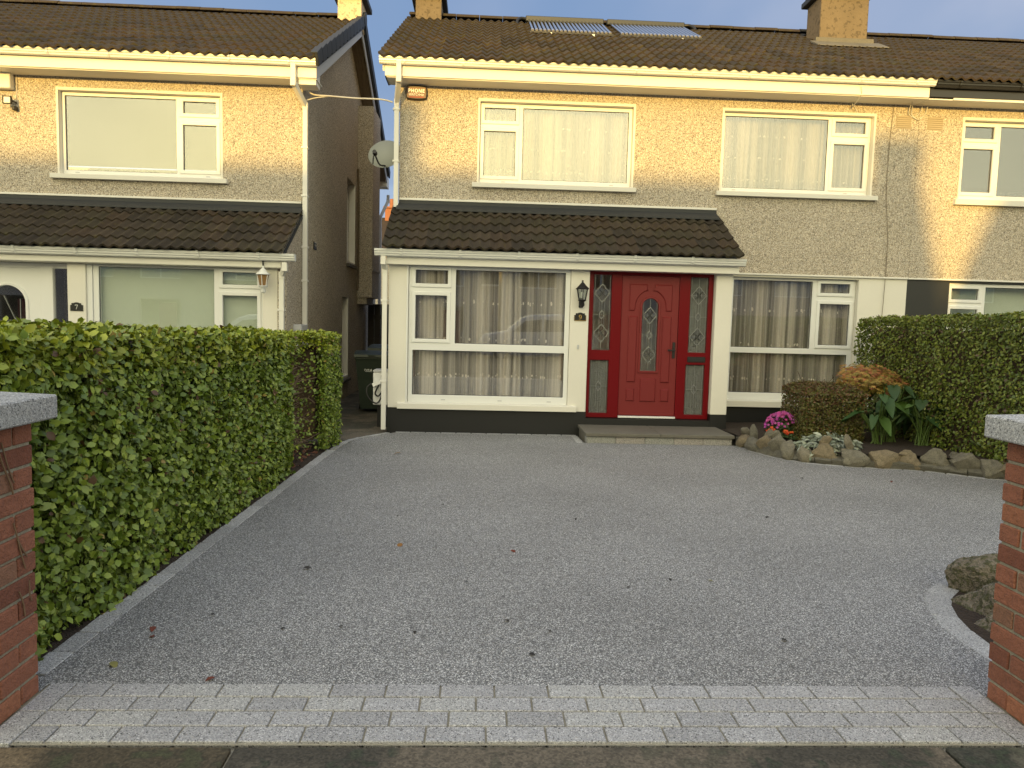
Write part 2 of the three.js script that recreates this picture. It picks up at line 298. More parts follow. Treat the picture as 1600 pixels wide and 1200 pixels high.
// ---- granite setts: apron rows, soldiers by the pillars and edgings
{
  const R = rng(5), setts = new THREE.Group(); setts.name = 'sett_paving'; setts.userData = { kind: 'structure' }; scene.add(setts);
  const bed = part(setts, 'joint_bed', [sheet([[-1.64, -2.78], [2.04, -2.78], [2.04, -2.372], [-1.64, -2.372]], 0.0)], M.mortar);
  const geo = (L, W, n) => Array.from({ length: n }, () => mUV(bx(-L / 2, L / 2, -0.05, 0, -W / 2, W / 2, 0.0025), R() * 3, R() * 3));
  const full = geo(0.2, 0.0915, 7), half = geo(0.1, 0.0935, 3), mats = () => M.granite[Math.floor(R() * 4)];
  const put = (gs, x, z, rot = 0, lift = 0.008, m = mats()) => piece(setts, 'sett', gs[Math.floor(R() * gs.length)], m, [x, gy(z) + lift + (R() - 0.5) * 0.002, z], [(R() - 0.5) * 0.006, rot + (R() - 0.5) * 0.008, (R() - 0.5) * 0.006]);
  for (let r = 0; r < 4; r++) {
    const z = -2.727 + r * 0.0995, J = 0.007, end = 1.90; let x = -1.497, w = [0.13, 0.06, 0.17, 0.095][r];
    while (end - x > 0.014) {
      w = Math.min(w, end - x);
      if (Math.abs(w - 0.2) < 0.001) put(full, x + 0.1, z); else piece(setts, 'sett', mUV(bx(-w / 2, w / 2, -0.05, 0, -0.0457, 0.0457, 0.0025), x * 7, r), mats(), [x + w / 2, 0.008, z]);
      x += w + J; w = 0.2;
    }
  }
  for (const x of [-1.55, 1.956]) for (const z of [-2.675, -2.469]) put(full, x, z, Math.PI / 2);
  // edging along a line: setts end to end
  const edge = (line, w, inward) => {
    const c = new THREE.CatmullRomCurve3(line.map(([x, z]) => new THREE.Vector3(x, 0, z)), false, 'centripetal'), L = c.getLength(), n = Math.round(L / 0.206), gs = geo(L / n - 0.014, w, 5);
    for (let i = 0; i < n; i++) { const t = (i + 0.5) / n, p = c.getPointAt(t), d = c.getTangentAt(t), nx = -d.z, nz = d.x; put(gs, p.x + nx * inward, p.z + nz * inward, Math.atan2(-d.z, d.x), 0.007, M.edge[Math.floor(R() * 3)]); }
  };
  edge([[-1.71, -2.85], [-1.705, -5], [-1.705, -8.62]], 0.098, 0);
  edge([[-1.70, -8.7], [-1.62, -9.5], [-1.245, -10.25]], 0.07, 0);
  edge([[-1.16, -10.345], [1.40, -10.345]], 0.06, 0);
  edge([[1.355, -10.25], [1.355, -9.55], [1.36, -9.55]], 0.08, 0);
  edge(bedLine.slice(1), 0.07, -0.035);
  edge(island, 0.125, -0.06);
}
// ---- footpath, kerb and road
{
  const paveMat = M.concrete, g = new THREE.Group(); g.name = 'footpath'; g.userData = { kind: 'structure' }; scene.add(g);
  const xs = [-9, -4.6, -0.78, 1.62, 5.2, 9.5];
  part(g, 'joint_bed', bx(-40, 40, -0.2, -0.014, -2.371, 0.4), M.mortar);
  for (let i = 0; i < xs.length - 1; i++) { const q = mUV(bx(xs[i] + 0.006, xs[i + 1] - 0.006, -0.12, 0.005, -2.358, 0.36, 0.006), i * 3.7, i * 1.3); piece(g, 'slab', q, i === 1 ? surf(T.concrete, 0.004, { color: lin(1.25, 1.12, 0.9), roughness: 0.9 }) : i === 3 ? surf(T.concrete, 0.004, { color: lin(0.9, 1.0, 1.0), roughness: 0.9 }) : paveMat, [0, 0, 0]); }
  struct('kerb', bx(-60, 60, -0.25, -0.014, 0.41, 0.55, 0.015), surf(T.granite, 0.001, { color: lin(0.6, 0.6, 0.6) }));
  struct('road', bx(-120, 120, -0.3, -0.125, 0.56, 10), surf(T.resin, 0.003, { color: lin(0.35, 0.35, 0.36) }));
}

// ------------------------------------------------------------------ roof tiles
const TW = 0.292;
function tileGeo(L, tip, ox) {                          // a double wave tile: low edge at z = 0, running up to z = -L; two rolls wide
  const n = 12, P = [], N = TW / n, y = (i) => 0.019 * Math.cos(i / n * 4 * Math.PI), X = (i) => -TW / 2 + i * N;
  const q = (a, b, c, d) => P.push(...a, ...b, ...c, ...a, ...c, ...d);
  for (let i = 0; i < n; i++) {
    const a = [X(i), y(i) + tip, 0], b = [X(i + 1), y(i + 1) + tip, 0], c = [X(i + 1), y(i + 1), -L], d = [X(i), y(i), -L];
    q(a, b, c, d); q([a[0], a[1] - 0.03, 0.002], [b[0], b[1] - 0.03, 0.002], b, a);
  }
  let g = new THREE.BufferGeometry(); g.setAttribute('position', new THREE.Float32BufferAttribute(P, 3));
  g = toCreasedNormals(g, 0.9);
  const uv = new Float32Array(P.length / 3 * 2), p = g.attributes.position; for (let i = 0; i < p.count; i++) { uv[i * 2] = p.getX(i) + ox; uv[i * 2 + 1] = p.getZ(i) + ox * 2.3 + p.getY(i); }
  g.setAttribute('uv', new THREE.BufferAttribute(uv, 2)); return g;
}
// rows of tiles from the eave (y, z) up towards the ridge; the first `single` rows are pieces of their own, the rest one mesh
function tiles(roof, x0, x1, eave, ridge, rows, single, mats, seed) {
  const R = rng(seed), dy = ridge[0] - eave[0], dz = eave[1] - ridge[1], L = Math.hypot(dy, dz), th = Math.atan2(dy, dz), gauge = L / rows, n = Math.round((x1 - x0) / TW), w = (x1 - x0) / n;
  const gs = Array.from({ length: 6 }, (_, i) => { const g = tileGeo(gauge + 0.07, 0.032, i * 0.37 + seed); g.scale(w / TW, 1, 1); return g; }), rest = [];
  for (let r = 0; r < rows; r++) for (let k = 0; k < n; k++) {
    const s = r * gauge + (R() - 0.5) * 0.012, x = x0 + (k + 0.5) * w, y = eave[0] + Math.sin(th) * s + 0.018 * Math.cos(th) + (R() - 0.5) * 0.004, z = eave[1] - Math.cos(th) * s + 0.018 * Math.sin(th), g = gs[Math.floor(R() * 6)], m = mats[Math.floor(R() * mats.length)], rot = [th + (R() - 0.5) * 0.01, (R() - 0.5) * 0.012, (R() - 0.5) * 0.008];
    if (r < single) piece(roof, 'tile', g, m, [x, y, z], rot);
    else rest.push(g.clone().applyMatrix4(new THREE.Matrix4().compose(new THREE.Vector3(x, y, z), new THREE.Quaternion().setFromEuler(new THREE.Euler(...rot)), new THREE.Vector3(1, 1, 1))));
  }
  if (rest.length) { const m = part(roof, 'tile_field', rest, mats[0]); m.userData.kind = 'stuff'; }
}
function ridgeTiles(roof, x0, x1, y, z, mat, seed) {
  const R = rng(seed), n = Math.round((x1 - x0) / 0.45), w = (x1 - x0) / n, P = [];
  for (let i = 0; i <= 8; i++) { const a = Math.PI * (0.08 + 0.84 * i / 8); P.push([Math.cos(a) * 0.13, Math.sin(a) * 0.11 - 0.04]); }
  for (let i = 8; i >= 0; i--) { const a = Math.PI * (0.08 + 0.84 * i / 8); P.push([Math.cos(a) * 0.112, Math.sin(a) * 0.092 - 0.04]); }
  const gs = [0, 1, 2].map((i) => { const g = sweepX(P, -w / 2 + 0.004, w / 2 - 0.004); return mUV(g, i * 0.4, i * 0.7); });
  for (let k = 0; k < n; k++) piece(roof, 'ridge_tile', gs[Math.floor(R() * 3)], mat, [x0 + (k + 0.5) * w, y + (R() - 0.5) * 0.012, z], [0, (R() - 0.5) * 0.02, (R() - 0.5) * 0.015]);
}
// gutter with its brackets along x; z is the back, fascia side
function gutter(house, x0, x1, y, z, mat, step = 0.82, ends = [1, 1]) {
  const prof = [[0, 0.085], [0, 0.0], [0.045, -0.012], [0.075, 0.0], [0.082, 0.022], [0.094, 0.03], [0.096, 0.05], [0.108, 0.06], [0.112, 0.088], [0.104, 0.088], [0.09, 0.062], [0.07, 0.02], [0.04, 0.0], [0.008, 0.012], [0.008, 0.085]];
  const G = part(house, 'gutter', sweepX(prof.map(([a, b]) => [z + a, y - 0.09 + b]), x0, x1), mat);
  const cap = prof.slice(0, 9).map(([a, b]) => [z + a, y - 0.09 + b]);
  if (ends[0]) part(G, 'end_cap', sweepX(cap, x0 - 0.012, x0 + 0.002), mat);
  if (ends[1]) part(G, 'end_cap', sweepX(cap, x1 - 0.002, x1 + 0.012), mat);
  const br = sweepX([[0, -0.09 + 0.0], [0.045, -0.105], [0.08, -0.094], [0.105, -0.066], [0.107, -0.042], [0.124, -0.032], [0.126, 0.006], [0.112, 0.006], [0.11, -0.02], [0.09, -0.032], [0.07, -0.08], [0.045, -0.094]], -0.016, 0.016);
  for (let x = x0 + 0.35; x < x1; x += step) piece(G, 'gutter_bracket', br, mat, [x, y, z]);
  return G;
}
// a square downpipe through points
function downpipe(house, pts, w, mat, clips = []) {
  const gs = []; for (let i = 0; i < pts.length - 1; i++) gs.push(bar(pts[i], pts[i + 1], w, w));
  for (let i = 1; i < pts.length - 1; i++) gs.push(bx(pts[i][0] - w * 0.56, pts[i][0] + w * 0.56, pts[i][1] - 0.05, pts[i][1] + 0.05, pts[i][2] - w * 0.56, pts[i][2] + w * 0.56, 0.004));
  const d = part(house, 'downpipe', gs, mat);
  for (const [x, y, z] of clips) part(d, 'pipe_clip', bx(x - w * 0.85, x + w * 0.62, y - 0.015, y + 0.015, z - w, z + w * 0.6, 0.003), mat);
  return d;
}
// a window: frame with sashes, panes, gaskets, sill. glass: [x0, x1, y0, y1, opens]
function windowUnit(house, f, glass, z, o = {}) {
  const W = part(house, 'window', [plate(f[0], f[1], f[2], f[3], glass.map((g) => [g[0] - (g[4] ? 0.03 : 0), g[1] + (g[4] ? 0.03 : 0), g[2] - (g[4] ? 0.03 : 0), g[3] + (g[4] ? 0.03 : 0)]), z, 0.065, 0.004)], M.pvc);
  for (const g of glass) {
    if (g[4]) part(W, 'sash', plate(g[0] - 0.052, g[1] + 0.052, g[2] - 0.052, g[3] + 0.052, [[g[0] + 0.001, g[1] - 0.001, g[2] + 0.001, g[3] - 0.001]], z + 0.016, 0.055, 0.006), M.pvc);
    part(W, 'gasket', plate(g[0] - 0.002, g[1] + 0.002, g[2] - 0.002, g[3] + 0.002, [[g[0] + 0.007, g[1] - 0.007, g[2] + 0.007, g[3] - 0.007]], z - 0.018, 0.008), M.gasket);
    part(W, 'pane', bx(g[0] + 0.002, g[1] - 0.002, g[2] + 0.002, g[3] - 0.002, z - 0.0235, z - 0.0225).clone(), M.glass);
  }
  if (o.reveal) part(W, 'reveal', plate(f[0] - 0.033, f[1] + 0.033, f[2] - 0.029, f[3] + 0.043, [[f[0] - 0.003, f[1] + 0.003, f[2] - 0.003, f[3] + 0.003]], o.reveal, o.reveal - z + 0.06), o.revealMat ?? M.render);
  if (o.sill) { const [a, b, y, h, zf] = o.sill; part(W, 'sill', sweepX([[z - 0.02, y], [zf, y], [zf, y + h * 0.8], [zf - 0.008, y + h * 0.88], [z - 0.02, y + h]], a, b), o.sillMat ?? M.render); }
  if (o.vents) for (const x of o.vents) part(W, 'drain_cover', bx(x - 0.03, x + 0.03, f[2] + 0.035, f[2] + 0.047, z, z + 0.004), M.pvcGrey);
  return W;
}
// a net curtain gathered into folds
T.net = (() => {
  const n = 512, c8 = new Uint8Array(n * n * 4), r = rng(3), st = new Float32Array(n); let v = 0.5;
  for (let i = 0; i < n; i++) { v = clamp(v + (r() - 0.5) * 0.3, 0, 1); st[i] = v; }
  for (let i = 0; i < n; i++) { const w = smooth(n - 24, n, i); st[i] = lerp(st[i], st[0], w); }
  const dots = []; for (let k = 0; k < 46; k++) dots.push([r() * n, [88, 93, 100, 230, 236, 370, 376][Math.floor(r() * 7)] + r() * 6, 2 + r() * 4]);
  for (let y = 0; y < n; y++) for (let x = 0; x < n; x++) {
    let k = 0.22 + 0.55 * st[x]; for (const d of dots) { const dx = x - d[0], dy = (y - d[1]) * 0.9; if (dx * dx + dy * dy < d[2] * d[2]) k = 0.95; }
    const i = (y * n + x) * 4; c8[i] = enc(k * 0.84); c8[i + 1] = enc(k * 0.80); c8[i + 2] = enc(k * 0.74); c8[i + 3] = 255;
  }
  const t = colorTex(n, c8, 1); t.repeat.set(1 / 1.1, 1 / 1.25); return t;
})();
M.net = new THREE.MeshPhysicalMaterial({ map: T.net, color: lin(1.3, 1.28, 1.24), roughness: 1, transmission: 0.25, thickness: 0, side: THREE.DoubleSide });
M.netSheer = new THREE.MeshPhysicalMaterial({ map: T.net, color: lin(0.8, 0.8, 0.8), roughness: 0.95, transmission: 0.55, thickness: 0, side: THREE.DoubleSide });
function curtain(x0, x1, y0, y1, z, seed, label, mat = M.net) {
  const R = rng(seed), n = Math.round((x1 - x0) / 0.0125), m = 8, P = [], U = [], I = [], ph = []; let a = 0;
  for (let i = 0; i <= n; i++) { a += 0.55 + 0.9 * R() * (0.4 + 0.6 * Math.sin(i * 0.11 + seed) ** 2); ph.push(a); }
  for (let j = 0; j <= m; j++) for (let i = 0; i <= n; i++) {
    const t = j / m, x = x0 + (x1 - x0) * i / n, d = 0.028 + 0.014 * Math.sin(i * 0.05 + seed * 3);
    P.push(x + 0.012 * Math.sin(ph[i] * 0.31 + t * 2.5) * (1 - t), y0 + (y1 - y0) * t + (j ? 0 : 0.01 * Math.sin(ph[i])), z + d * Math.sin(ph[i] + 0.5 * Math.sin(t * 3 + i * 0.2)) * (1 - 0.35 * t)); U.push((x - x0) + seed * 0.31, t * 1.25 * 0.98);
    if (j < m && i < n) { const q = j * (n + 1) + i; I.push(q, q + 1, q + n + 2, q, q + n + 2, q + n + 1); }
  }
  const g = new THREE.BufferGeometry(); g.setAttribute('position', new THREE.Float32BufferAttribute(P, 3)); g.setAttribute('uv', new THREE.Float32BufferAttribute(U, 2)); g.setIndex(I); g.computeVertexNormals();
  return solo('net_curtain', label, 'curtain', g, mat);
}
// gable roof body with both slopes, and white verge boards are added by the caller
function roofBody(house, x0, x1, eave, ridge, mat) {
  const k = (ridge[0] - eave[0]) / (eave[1] - ridge[1]); eave = [eave[0] + 0.15 * k, eave[1] - 0.15]; const back = [eave[0], 2 * ridge[1] - eave[1]], t = 0.12;
  return part(house, 'roof', sweepX([[eave[1], eave[0] - 0.01], [ridge[1], ridge[0] - 0.01], [back[1], back[0] - 0.01], [back[1], back[0] - t], [ridge[1], ridge[0] - t - 0.02], [eave[1], eave[0] - t]], x0, x1), mat);
}
function shell(house, x0, x1, y0, y1, zf, zb, sides, mat) {              // side and rear walls, floor
  const w = 0.25, gs = [];
  if (sides[0]) gs.push(bx(x0, x0 + w, y0, y1, zb, zf)); if (sides[1]) gs.push(bx(x1 - w, x1, y0, y1, zb, zf));
  gs.push(bx(x0 + (sides[0] ? w : 0), x1 - (sides[1] ? w : 0), y0, y1, zb, zb + w), bx(x0 + w + 0.01, x1 - w - 0.01, y0, y0 + 0.1, zb + w, zf - 0.3));
  return part(house, 'side_wall', gs, mat);
}
function gablePanel(house, x0, x1, eave, ridge, y0, mat, name = 'gable_wall') {  // triangle of wall under the roof
  const b = 2 * ridge[1] - eave[1], inset = 0.4;
  const e = eave[1] - inset, k = (ridge[0] - eave[0]) / (eave[1] - ridge[1]);
  return part(house, name, sweepX([[e, y0], [e, eave[0] + inset * k - 0.14], [ridge[1], ridge[0] - 0.16], [b + inset, eave[0] + inset * k - 0.14], [b + inset, y0]], x0, x1), mat);
}
function chimneyStack(house, x0, x1, z0, z1, y0, y1, mat, flash, pots = 2) {
  const c = part(house, 'chimney', [bx(x0, x1, y0, y1, z0, z1, 0.012)], mat);
  part(c, 'cap', [bx(x0 - 0.09, x1 + 0.09, y1 - 0.001, y1 + 0.1, z0 - 0.09, z1 + 0.09, 0.01), bx(x0 - 0.04, x1 + 0.04, y1 + 0.1, y1 + 0.17, z0 - 0.04, z1 + 0.04, 0.01)], M.lead);
  for (let i = 0; i < pots; i++) { const x = lerp(x0, x1, (i + 0.5) / pots), g = lathe([[0.11, 0], [0.12, 0.03], [0.1, 0.06], [0.095, 0.3], [0.115, 0.32], [0.11, 0.36], [0.08, 0.36], [0.075, 0.05]], 12); g.translate(x, y1 + 0.168, (z0 + z1) / 2); part(c, 'chimney_pot', g, M.brick[2]); }
  if (flash) part(c, 'flashing', flash, M.slate);
  return c;
}

// ------------------------------------------------------------------ the house with the red door
const Zm = -11.35, Zp = -10.4;
const EAVE = [5.10, -10.86], RIDGE = [7.24, -14.99];
const house = thing('house', 'pebbledashed house with red front door, tiled porch and solar tubes on its roof', 'house', [2.7, -0.2, -11.35]);
{
  const w1 = [-0.065, 2.24, 3.49, 4.685], w2 = [3.63, 5.945, 3.49, 4.685], wl = [3.885, 5.875, 0.215, 2.205];
  const hole = (f) => [f[0] - 0.034, f[1] + 0.034, f[2] - 0.03, f[3] + 0.044];
  part(house, 'front_wall', plate(-1.26, 6.645, 2.25, 5.03, [hole(w1), hole(w2)], Zm, 0.28), M.dash, 'cream pebbledashed upper front wall');
  part(house, 'lower_wall', plate(-1.26, 6.645, 0.19, 2.249, [[wl[0] - 0.004, wl[1] + 0.004, wl[2] - 0.004, wl[3] + 0.004]], Zm - 0.012, 0.26), M.render, 'smooth white painted wall round the lower window');
  part(house, 'plinth', bx(3.5, 6.645, -0.35, 0.189, Zm - 0.25, Zm - 0.004), M.blackPaint, 'black painted base of the wall');
  part(house, 'drip_strip', bx(3.57, 6.645, 2.236, 2.262, Zm - 0.01, Zm + 0.022, 0.004), M.pvcMat);
  shell(house, -1.26, 6.645, -0.35, 5.06, Zm - 0.285, -19.0, [1, 1], M.dash);
  part(house, 'upper_floor', bx(-1.0, 6.38, 2.5, 2.7, -18.7, Zm - 0.32), M.timber);
  const roof = roofBody(house, -1.5, 6.648, EAVE, RIDGE, M.lead);
  tiles(roof, -1.52, 6.65, EAVE, RIDGE, 13, 7, M.tile, 3);
  ridgeTiles(roof, -1.5, 6.65, RIDGE[0] + 0.045, RIDGE[1], M.tile[2], 5);
  gablePanel(house, -1.258, -1.0, EAVE, RIDGE, 5.061, M.dash);
  part(house, 'verge_board', [bar([-1.46, 5.03, -10.98], [-1.46, 7.1, -14.95], 0.03, 0.16), bar([-1.46, 5.03, -19.0], [-1.46, 7.1, -15.03], 0.03, 0.16)], M.pvcMat);
  part(house, 'fascia', bx(-1.44, 6.57, 4.885, 5.09, Zm + 0.335, Zm + 0.36, 0.004), M.pvcMat, 'white fascia board under the gutter');
  part(house, 'soffit', [bx(-1.44, 6.57, 4.872, 4.892, Zm - 0.02, Zm + 0.334), bx(-1.44, -1.42, 4.872, 5.06, Zm - 0.05, Zm + 0.334)], M.pvcMat);
  gutter(house, -1.5, 6.6, 5.13, Zm + 0.36, M.pvc, 0.83);
  downpipe(house, [[-1.235, 5.07, -10.93], [-1.235, 4.83, -10.93], [-1.30, 4.6, Zm + 0.06], [-1.295, 3.08, Zm + 0.06]], 0.066, M.pvcMat, [[-1.295, 3.75, Zm + 0.06], [-1.295, 4.5, Zm + 0.06]]);
  const gl1 = [[0.0, 0.471, 4.43, 4.615, 1], [-0.004, 0.474, 3.615, 4.276, 1], [0.581, 2.19, 3.573, 4.628, 0]];
  const gl2 = [[3.672, 5.28, 3.563, 4.636, 0], [5.382, 5.862, 4.437, 4.612, 1], [5.376, 5.866, 3.615, 4.272, 1]];
  windowUnit(house, w1, gl1, Zm - 0.085, { reveal: Zm + 0.006, sill: [-0.168, 2.31, 3.42, 0.075, Zm + 0.07], vents: [0.3, 1.95] });
  windowUnit(house, w2, gl2, Zm - 0.085, { reveal: Zm + 0.006, sill: [3.545, 6.05, 3.42, 0.075, Zm + 0.07], vents: [3.85, 5.6] });
  windowUnit(house, wl, [[3.935, 5.19, 1.118, 2.165, 0], [5.312, 5.785, 1.995, 2.14, 1], [5.318, 5.80, 1.178, 1.824, 1], [3.935, 5.80, 0.405, 1.03, 0]], Zm - 0.1, { sill: [3.8, 5.94, 0.19, 0.11, Zm + 0.05] });
  part(house, 'air_vent', Array.from({ length: 6 }, (_, i) => bx(6.295, 6.525, 4.535 + i * 0.03, 4.55 + i * 0.03, Zm, Zm + 0.012)).concat([bx(6.29, 6.53, 4.52, 4.715, Zm - 0.02, Zm + 0.002)]), M.vent);
  part(house, 'wall_cable', tube([[6.24, 4.9, Zm + 0.012], [6.22, 4.6, Zm + 0.012], [6.2, 4.1, Zm + 0.012], [6.21, 3.5, Zm + 0.012], [6.27, 2.9, Zm + 0.012], [6.28, 2.3, Zm + 0.012], [6.25, 1.2, Zm + 0.016]], 0.005, 40, 5), M.wire);
  part(house, 'eaves_cable', [tube([[5.52, 5.0, Zm + 0.38], [5.54, 4.9, Zm + 0.36], [5.55, 4.8, Zm + 0.1], [5.58, 4.86, Zm + 0.03], [5.66, 4.75, Zm + 0.012]], 0.007, 30, 5), tube([[6.4, 4.88, Zm + 0.2], [6.5, 4.84, Zm + 0.05], [6.52, 4.72, Zm + 0.02], [6.62, 4.66, Zm + 0.02], [6.72, 4.74, Zm + 0.02], [6.74, 4.86, Zm + 0.05]], 0.008, 30, 5), tube([[6.45, 4.86, Zm + 0.1], [6.47, 4.74, Zm + 0.015], [6.56, 4.69, Zm + 0.012], [6.64, 4.76, Zm + 0.015], [6.66, 4.87, Zm + 0.06]], 0.007, 30, 5)], M.cable, 'loops of loose cable under the eaves');
  // chimneys
  chimneyStack(house, 6.08, 6.97, -14.34, -13.75, 6.3, 7.50, M.chimney, [sweepX([[-13.70, 6.60], [-13.72, 6.74], [-13.748, 6.74], [-13.748, 6.55]], 6.0, 7.08), sweepX([[-13.38, 6.47], [-13.39, 6.49], [-13.74, 6.68], [-13.74, 6.64]], 5.9, 7.2)], 2);
  chimneyStack(house, -1.36, -0.87, -15.5, -14.72, 6.7, 7.54, M.chimney, null, 1);
  // porch
  const pe = [2.365, -10.13], pr = [3.06, -11.32];
  const pRoof = part(house, 'porch_roof', sweepX([[-10.31, 2.41], [-11.34, 3.03], [-11.34, 2.2], [-10.31, 2.2]], -1.3, 3.57), M.lead, 'brown tiled lean-to roof of the porch');
  tiles(pRoof, -1.34, 3.6, pe, pr, 5, 5, M.tile, 9);
  part(pRoof, 'flashing', [bx(-1.25, 3.57, 3.06, 3.195, Zm + 0.001, Zm + 0.02), sweepX([[-11.325, 3.145], [-11.16, 3.05], [-11.16, 3.03], [-11.325, 3.1]], -1.28, 3.57)], M.lead);
  part(pRoof, 'trim', bx(-1.25, 3.57, 3.196, 3.228, Zm + 0.001, Zm + 0.03, 0.003), M.pvcMat);
  part(house, 'porch_fascia', [bx(-1.3, 3.6, 2.165, 2.29, -10.305, -10.28, 0.003), bx(-1.3, 3.6, 2.165, 2.18, -10.6, -10.306)], M.pvcMat);
  gutter(house, -1.44, 3.65, 2.365, -10.279, M.pvc, 0.80);
  downpipe(house, [[-1.335, 2.27, -10.24], [-1.335, 2.2, -10.24], [-1.325, 2.1, -10.36], [-1.325, -0.13, -10.36]], 0.062, M.pvcMat, [[-1.325, 1.67, -10.36], [-1.325, 0.55, -10.36]]);
  part(house, 'porch_pier', bx(-1.275, -1.005, 0.175, 2.165, Zp - 0.3, Zp, 0.006), M.render);
  part(house, 'porch_pier', bx(1.262, 1.525, 0.15, 2.165, Zp - 0.3, Zp, 0.006), M.render);
  part(house, 'porch_pier', bx(3.325, 3.56, 0.165, 2.165, Zp - 0.3, Zp, 0.006), M.render);
  part(house, 'porch_side_wall', [bx(-1.272, -1.1, -0.3, 2.3, Zm - 0.001, Zp - 0.301), bx(3.4, 3.557, -0.3, 2.3, Zm - 0.001, Zp - 0.301)], M.dash);
  part(house, 'porch_plinth', [bx(-1.277, 1.53, -0.35, 0.17, Zp - 0.3, Zp + 0.004), bx(1.53, 3.32, -0.35, 0.075, Zp - 0.3, Zp + 0.001), bx(3.322, 3.563, -0.35, 0.164, Zp - 0.3, Zp + 0.004)], M.blackPaint, 'black painted base of the porch');
  windowUnit(house, [-1.0, 1.258, 0.255, 2.16], [[-0.909, -0.461, 1.92, 2.108, 1], [-0.907, -0.47, 1.15, 1.757, 1], [-0.35, 1.19, 1.095, 2.12, 0], [-0.94, 1.198, 0.362, 0.99, 0]], Zp - 0.03, { sill: [-1.136, 1.385, 0.168, 0.09, Zp + 0.06], vents: [-0.5, 0.3, 1.0] });
  part(house, 'window_post', bx(-1.03, -1.006, 0.255, 2.16, Zp + 0.001, Zp + 0.012, 0.003), M.pvc);
  // the red door with its side lights
  const Zd = Zp - 0.1, fr = part(house, 'door_frame', plate(1.535, 3.32, 0.08, 2.175, [[1.60, 1.858, 1.05, 2.118], [1.583, 1.85, 0.145, 0.905], [2.008, 2.835, 0.115, 2.12], [2.99, 3.252, 1.045, 2.118], [2.97, 3.245, 0.145, 0.868]], Zd, 0.07, 0.006), M.redFrame, 'glossy deep red frame round door and side lights');
  part(fr, 'letter_plate', [bx(2.985, 3.245, 0.905, 0.985, Zd, Zd + 0.012, 0.004), bx(3.0, 3.23, 0.925, 0.965, Zd + 0.011, Zd + 0.018, 0.003)], M.black);
  part(fr, 'threshold', bx(2.008, 2.835, 0.085, 0.113, Zd - 0.06, Zd + 0.04, 0.004), M.pvc);
  const arch = (s, x, y0, y1, r) => { s.moveTo(x - r, y0); s.lineTo(x + r, y0); s.lineTo(x + r, y1 - r); s.absarc(x, y1 - r, r, 0, Math.PI, false); s.lineTo(x - r, y0); return s; };
  const leafS = rectPath(new THREE.Shape(), 2.012, 2.831, 0.118, 2.117); leafS.holes.push(arch(new THREE.Path(), 2.425, 0.765, 1.80, 0.118));
  const door = part(house, 'door', ext(leafS, Zd - 0.018, 0.045), M.redDoor, 'red panelled front door with arched leaded glass');
  const ring = arch(new THREE.Shape(), 2.425, 0.735, 1.83, 0.148); ring.holes.push(arch(new THREE.Path(), 2.425, 0.765, 1.80, 0.116));
  part(door, 'glass_moulding', ext(ring, Zd - 0.002, 0.016, 0.006), M.redDoor);
  const zz = Zd - 0.018;
  const panel = (s) => part(door, 'panel', ext(s, zz + 0.018, 0.02, 0.014), M.redDoor);
  const groove = (s) => s;
  const rs = (a, b, c, d) => rectPath(new THREE.Shape(), a, b, c, d);
  panel(rs(2.115, 2.245, 0.60, 1.545)); panel(rs(2.605, 2.735, 0.60, 1.545));
  panel(rs(2.315, 2.545, 0.32, 0.655)); panel(rs(2.115, 2.235, 0.325, 0.505)); panel(rs(2.615, 2.735, 0.325, 0.505));
  for (const q of [-1, 1]) {                       // the two upper corner panels with a hollow curve
    const X = (v) => 2.425 + q * v, s = new THREE.Shape(); s.moveTo(X(0.31), 1.62); s.lineTo(X(0.31), 2.0); s.lineTo(X(0.05), 2.0); s.lineTo(X(0.05), 1.915);
    for (let i = 0; i <= 8; i++) { const a = Math.PI / 2 * (0.93 - 0.9 * i / 8); s.lineTo(X(Math.cos(a) * 0.215), 1.68 + Math.sin(a) * 0.235); } s.lineTo(X(0.225), 1.62); s.closePath(); panel(s);
  }
  const leaded = (parent, x0, x1, y0, y1, spots, arched) => {
    const g = [], z = Zd - 0.028, c = (x0 + x1) / 2, w = 0.006; const L = (a, b, t = w) => g.push(bar([a[0], a[1], z], [b[0], b[1], z], t, 0.006));
    const m = 0.022; L([x0 + m, y0], [x0 + m, y1 - (arched ? 0.06 : 0)], 0.004); L([x1 - m, y0], [x1 - m, y1 - (arched ? 0.06 : 0)], 0.004); L([c, y0], [c, y1], 0.004);
    L([c - 0.035, y0 + 0.1], [c - 0.035, y1 - 0.15], 0.004); L([c + 0.035, y0 + 0.1], [c + 0.035, y1 - 0.15], 0.004);
    for (const [, y] of spots) L([x0, y], [x1, y], 0.004);
    const bev = [];
    for (const [k, y, r] of spots) {
      const D = (cx, cy, h, v) => { const q = [[cx, cy + v], [cx + h, cy], [cx, cy - v], [cx - h, cy]]; for (let i = 0; i < 4; i++) L(q[i], q[(i + 1) % 4], 0.008); const s = new THREE.Shape(q.map(([a, b]) => new THREE.Vector2(lerp(cx, a, 0.8), lerp(cy, b, 0.8)))); return s; };
      if (k === 1) bev.push(D(c, y, r * 0.6, r)); else { const h = r * 0.42, v = r * 0.5; for (const [dx, dy] of [[0, 1], [1, 0], [-1, 0], [0, -1]]) { const s = D(c + dx * h, y + dy * v, h, v); if (dy >= 0) bev.push(s); } }
    }
    part(parent, 'lead_came', g, M.came);
    for (const s of bev) part(parent, 'glass_bevel', ext(s, z + 0.004, 0.012, 0.008), M.glass);
  };
  const gp = (parent, x0, x1, y0, y1, mat) => part(parent, 'pane', bx(x0 - 0.004, x1 + 0.004, y0 - 0.004, y1 + 0.004, Zd - 0.042, Zd - 0.04), mat);
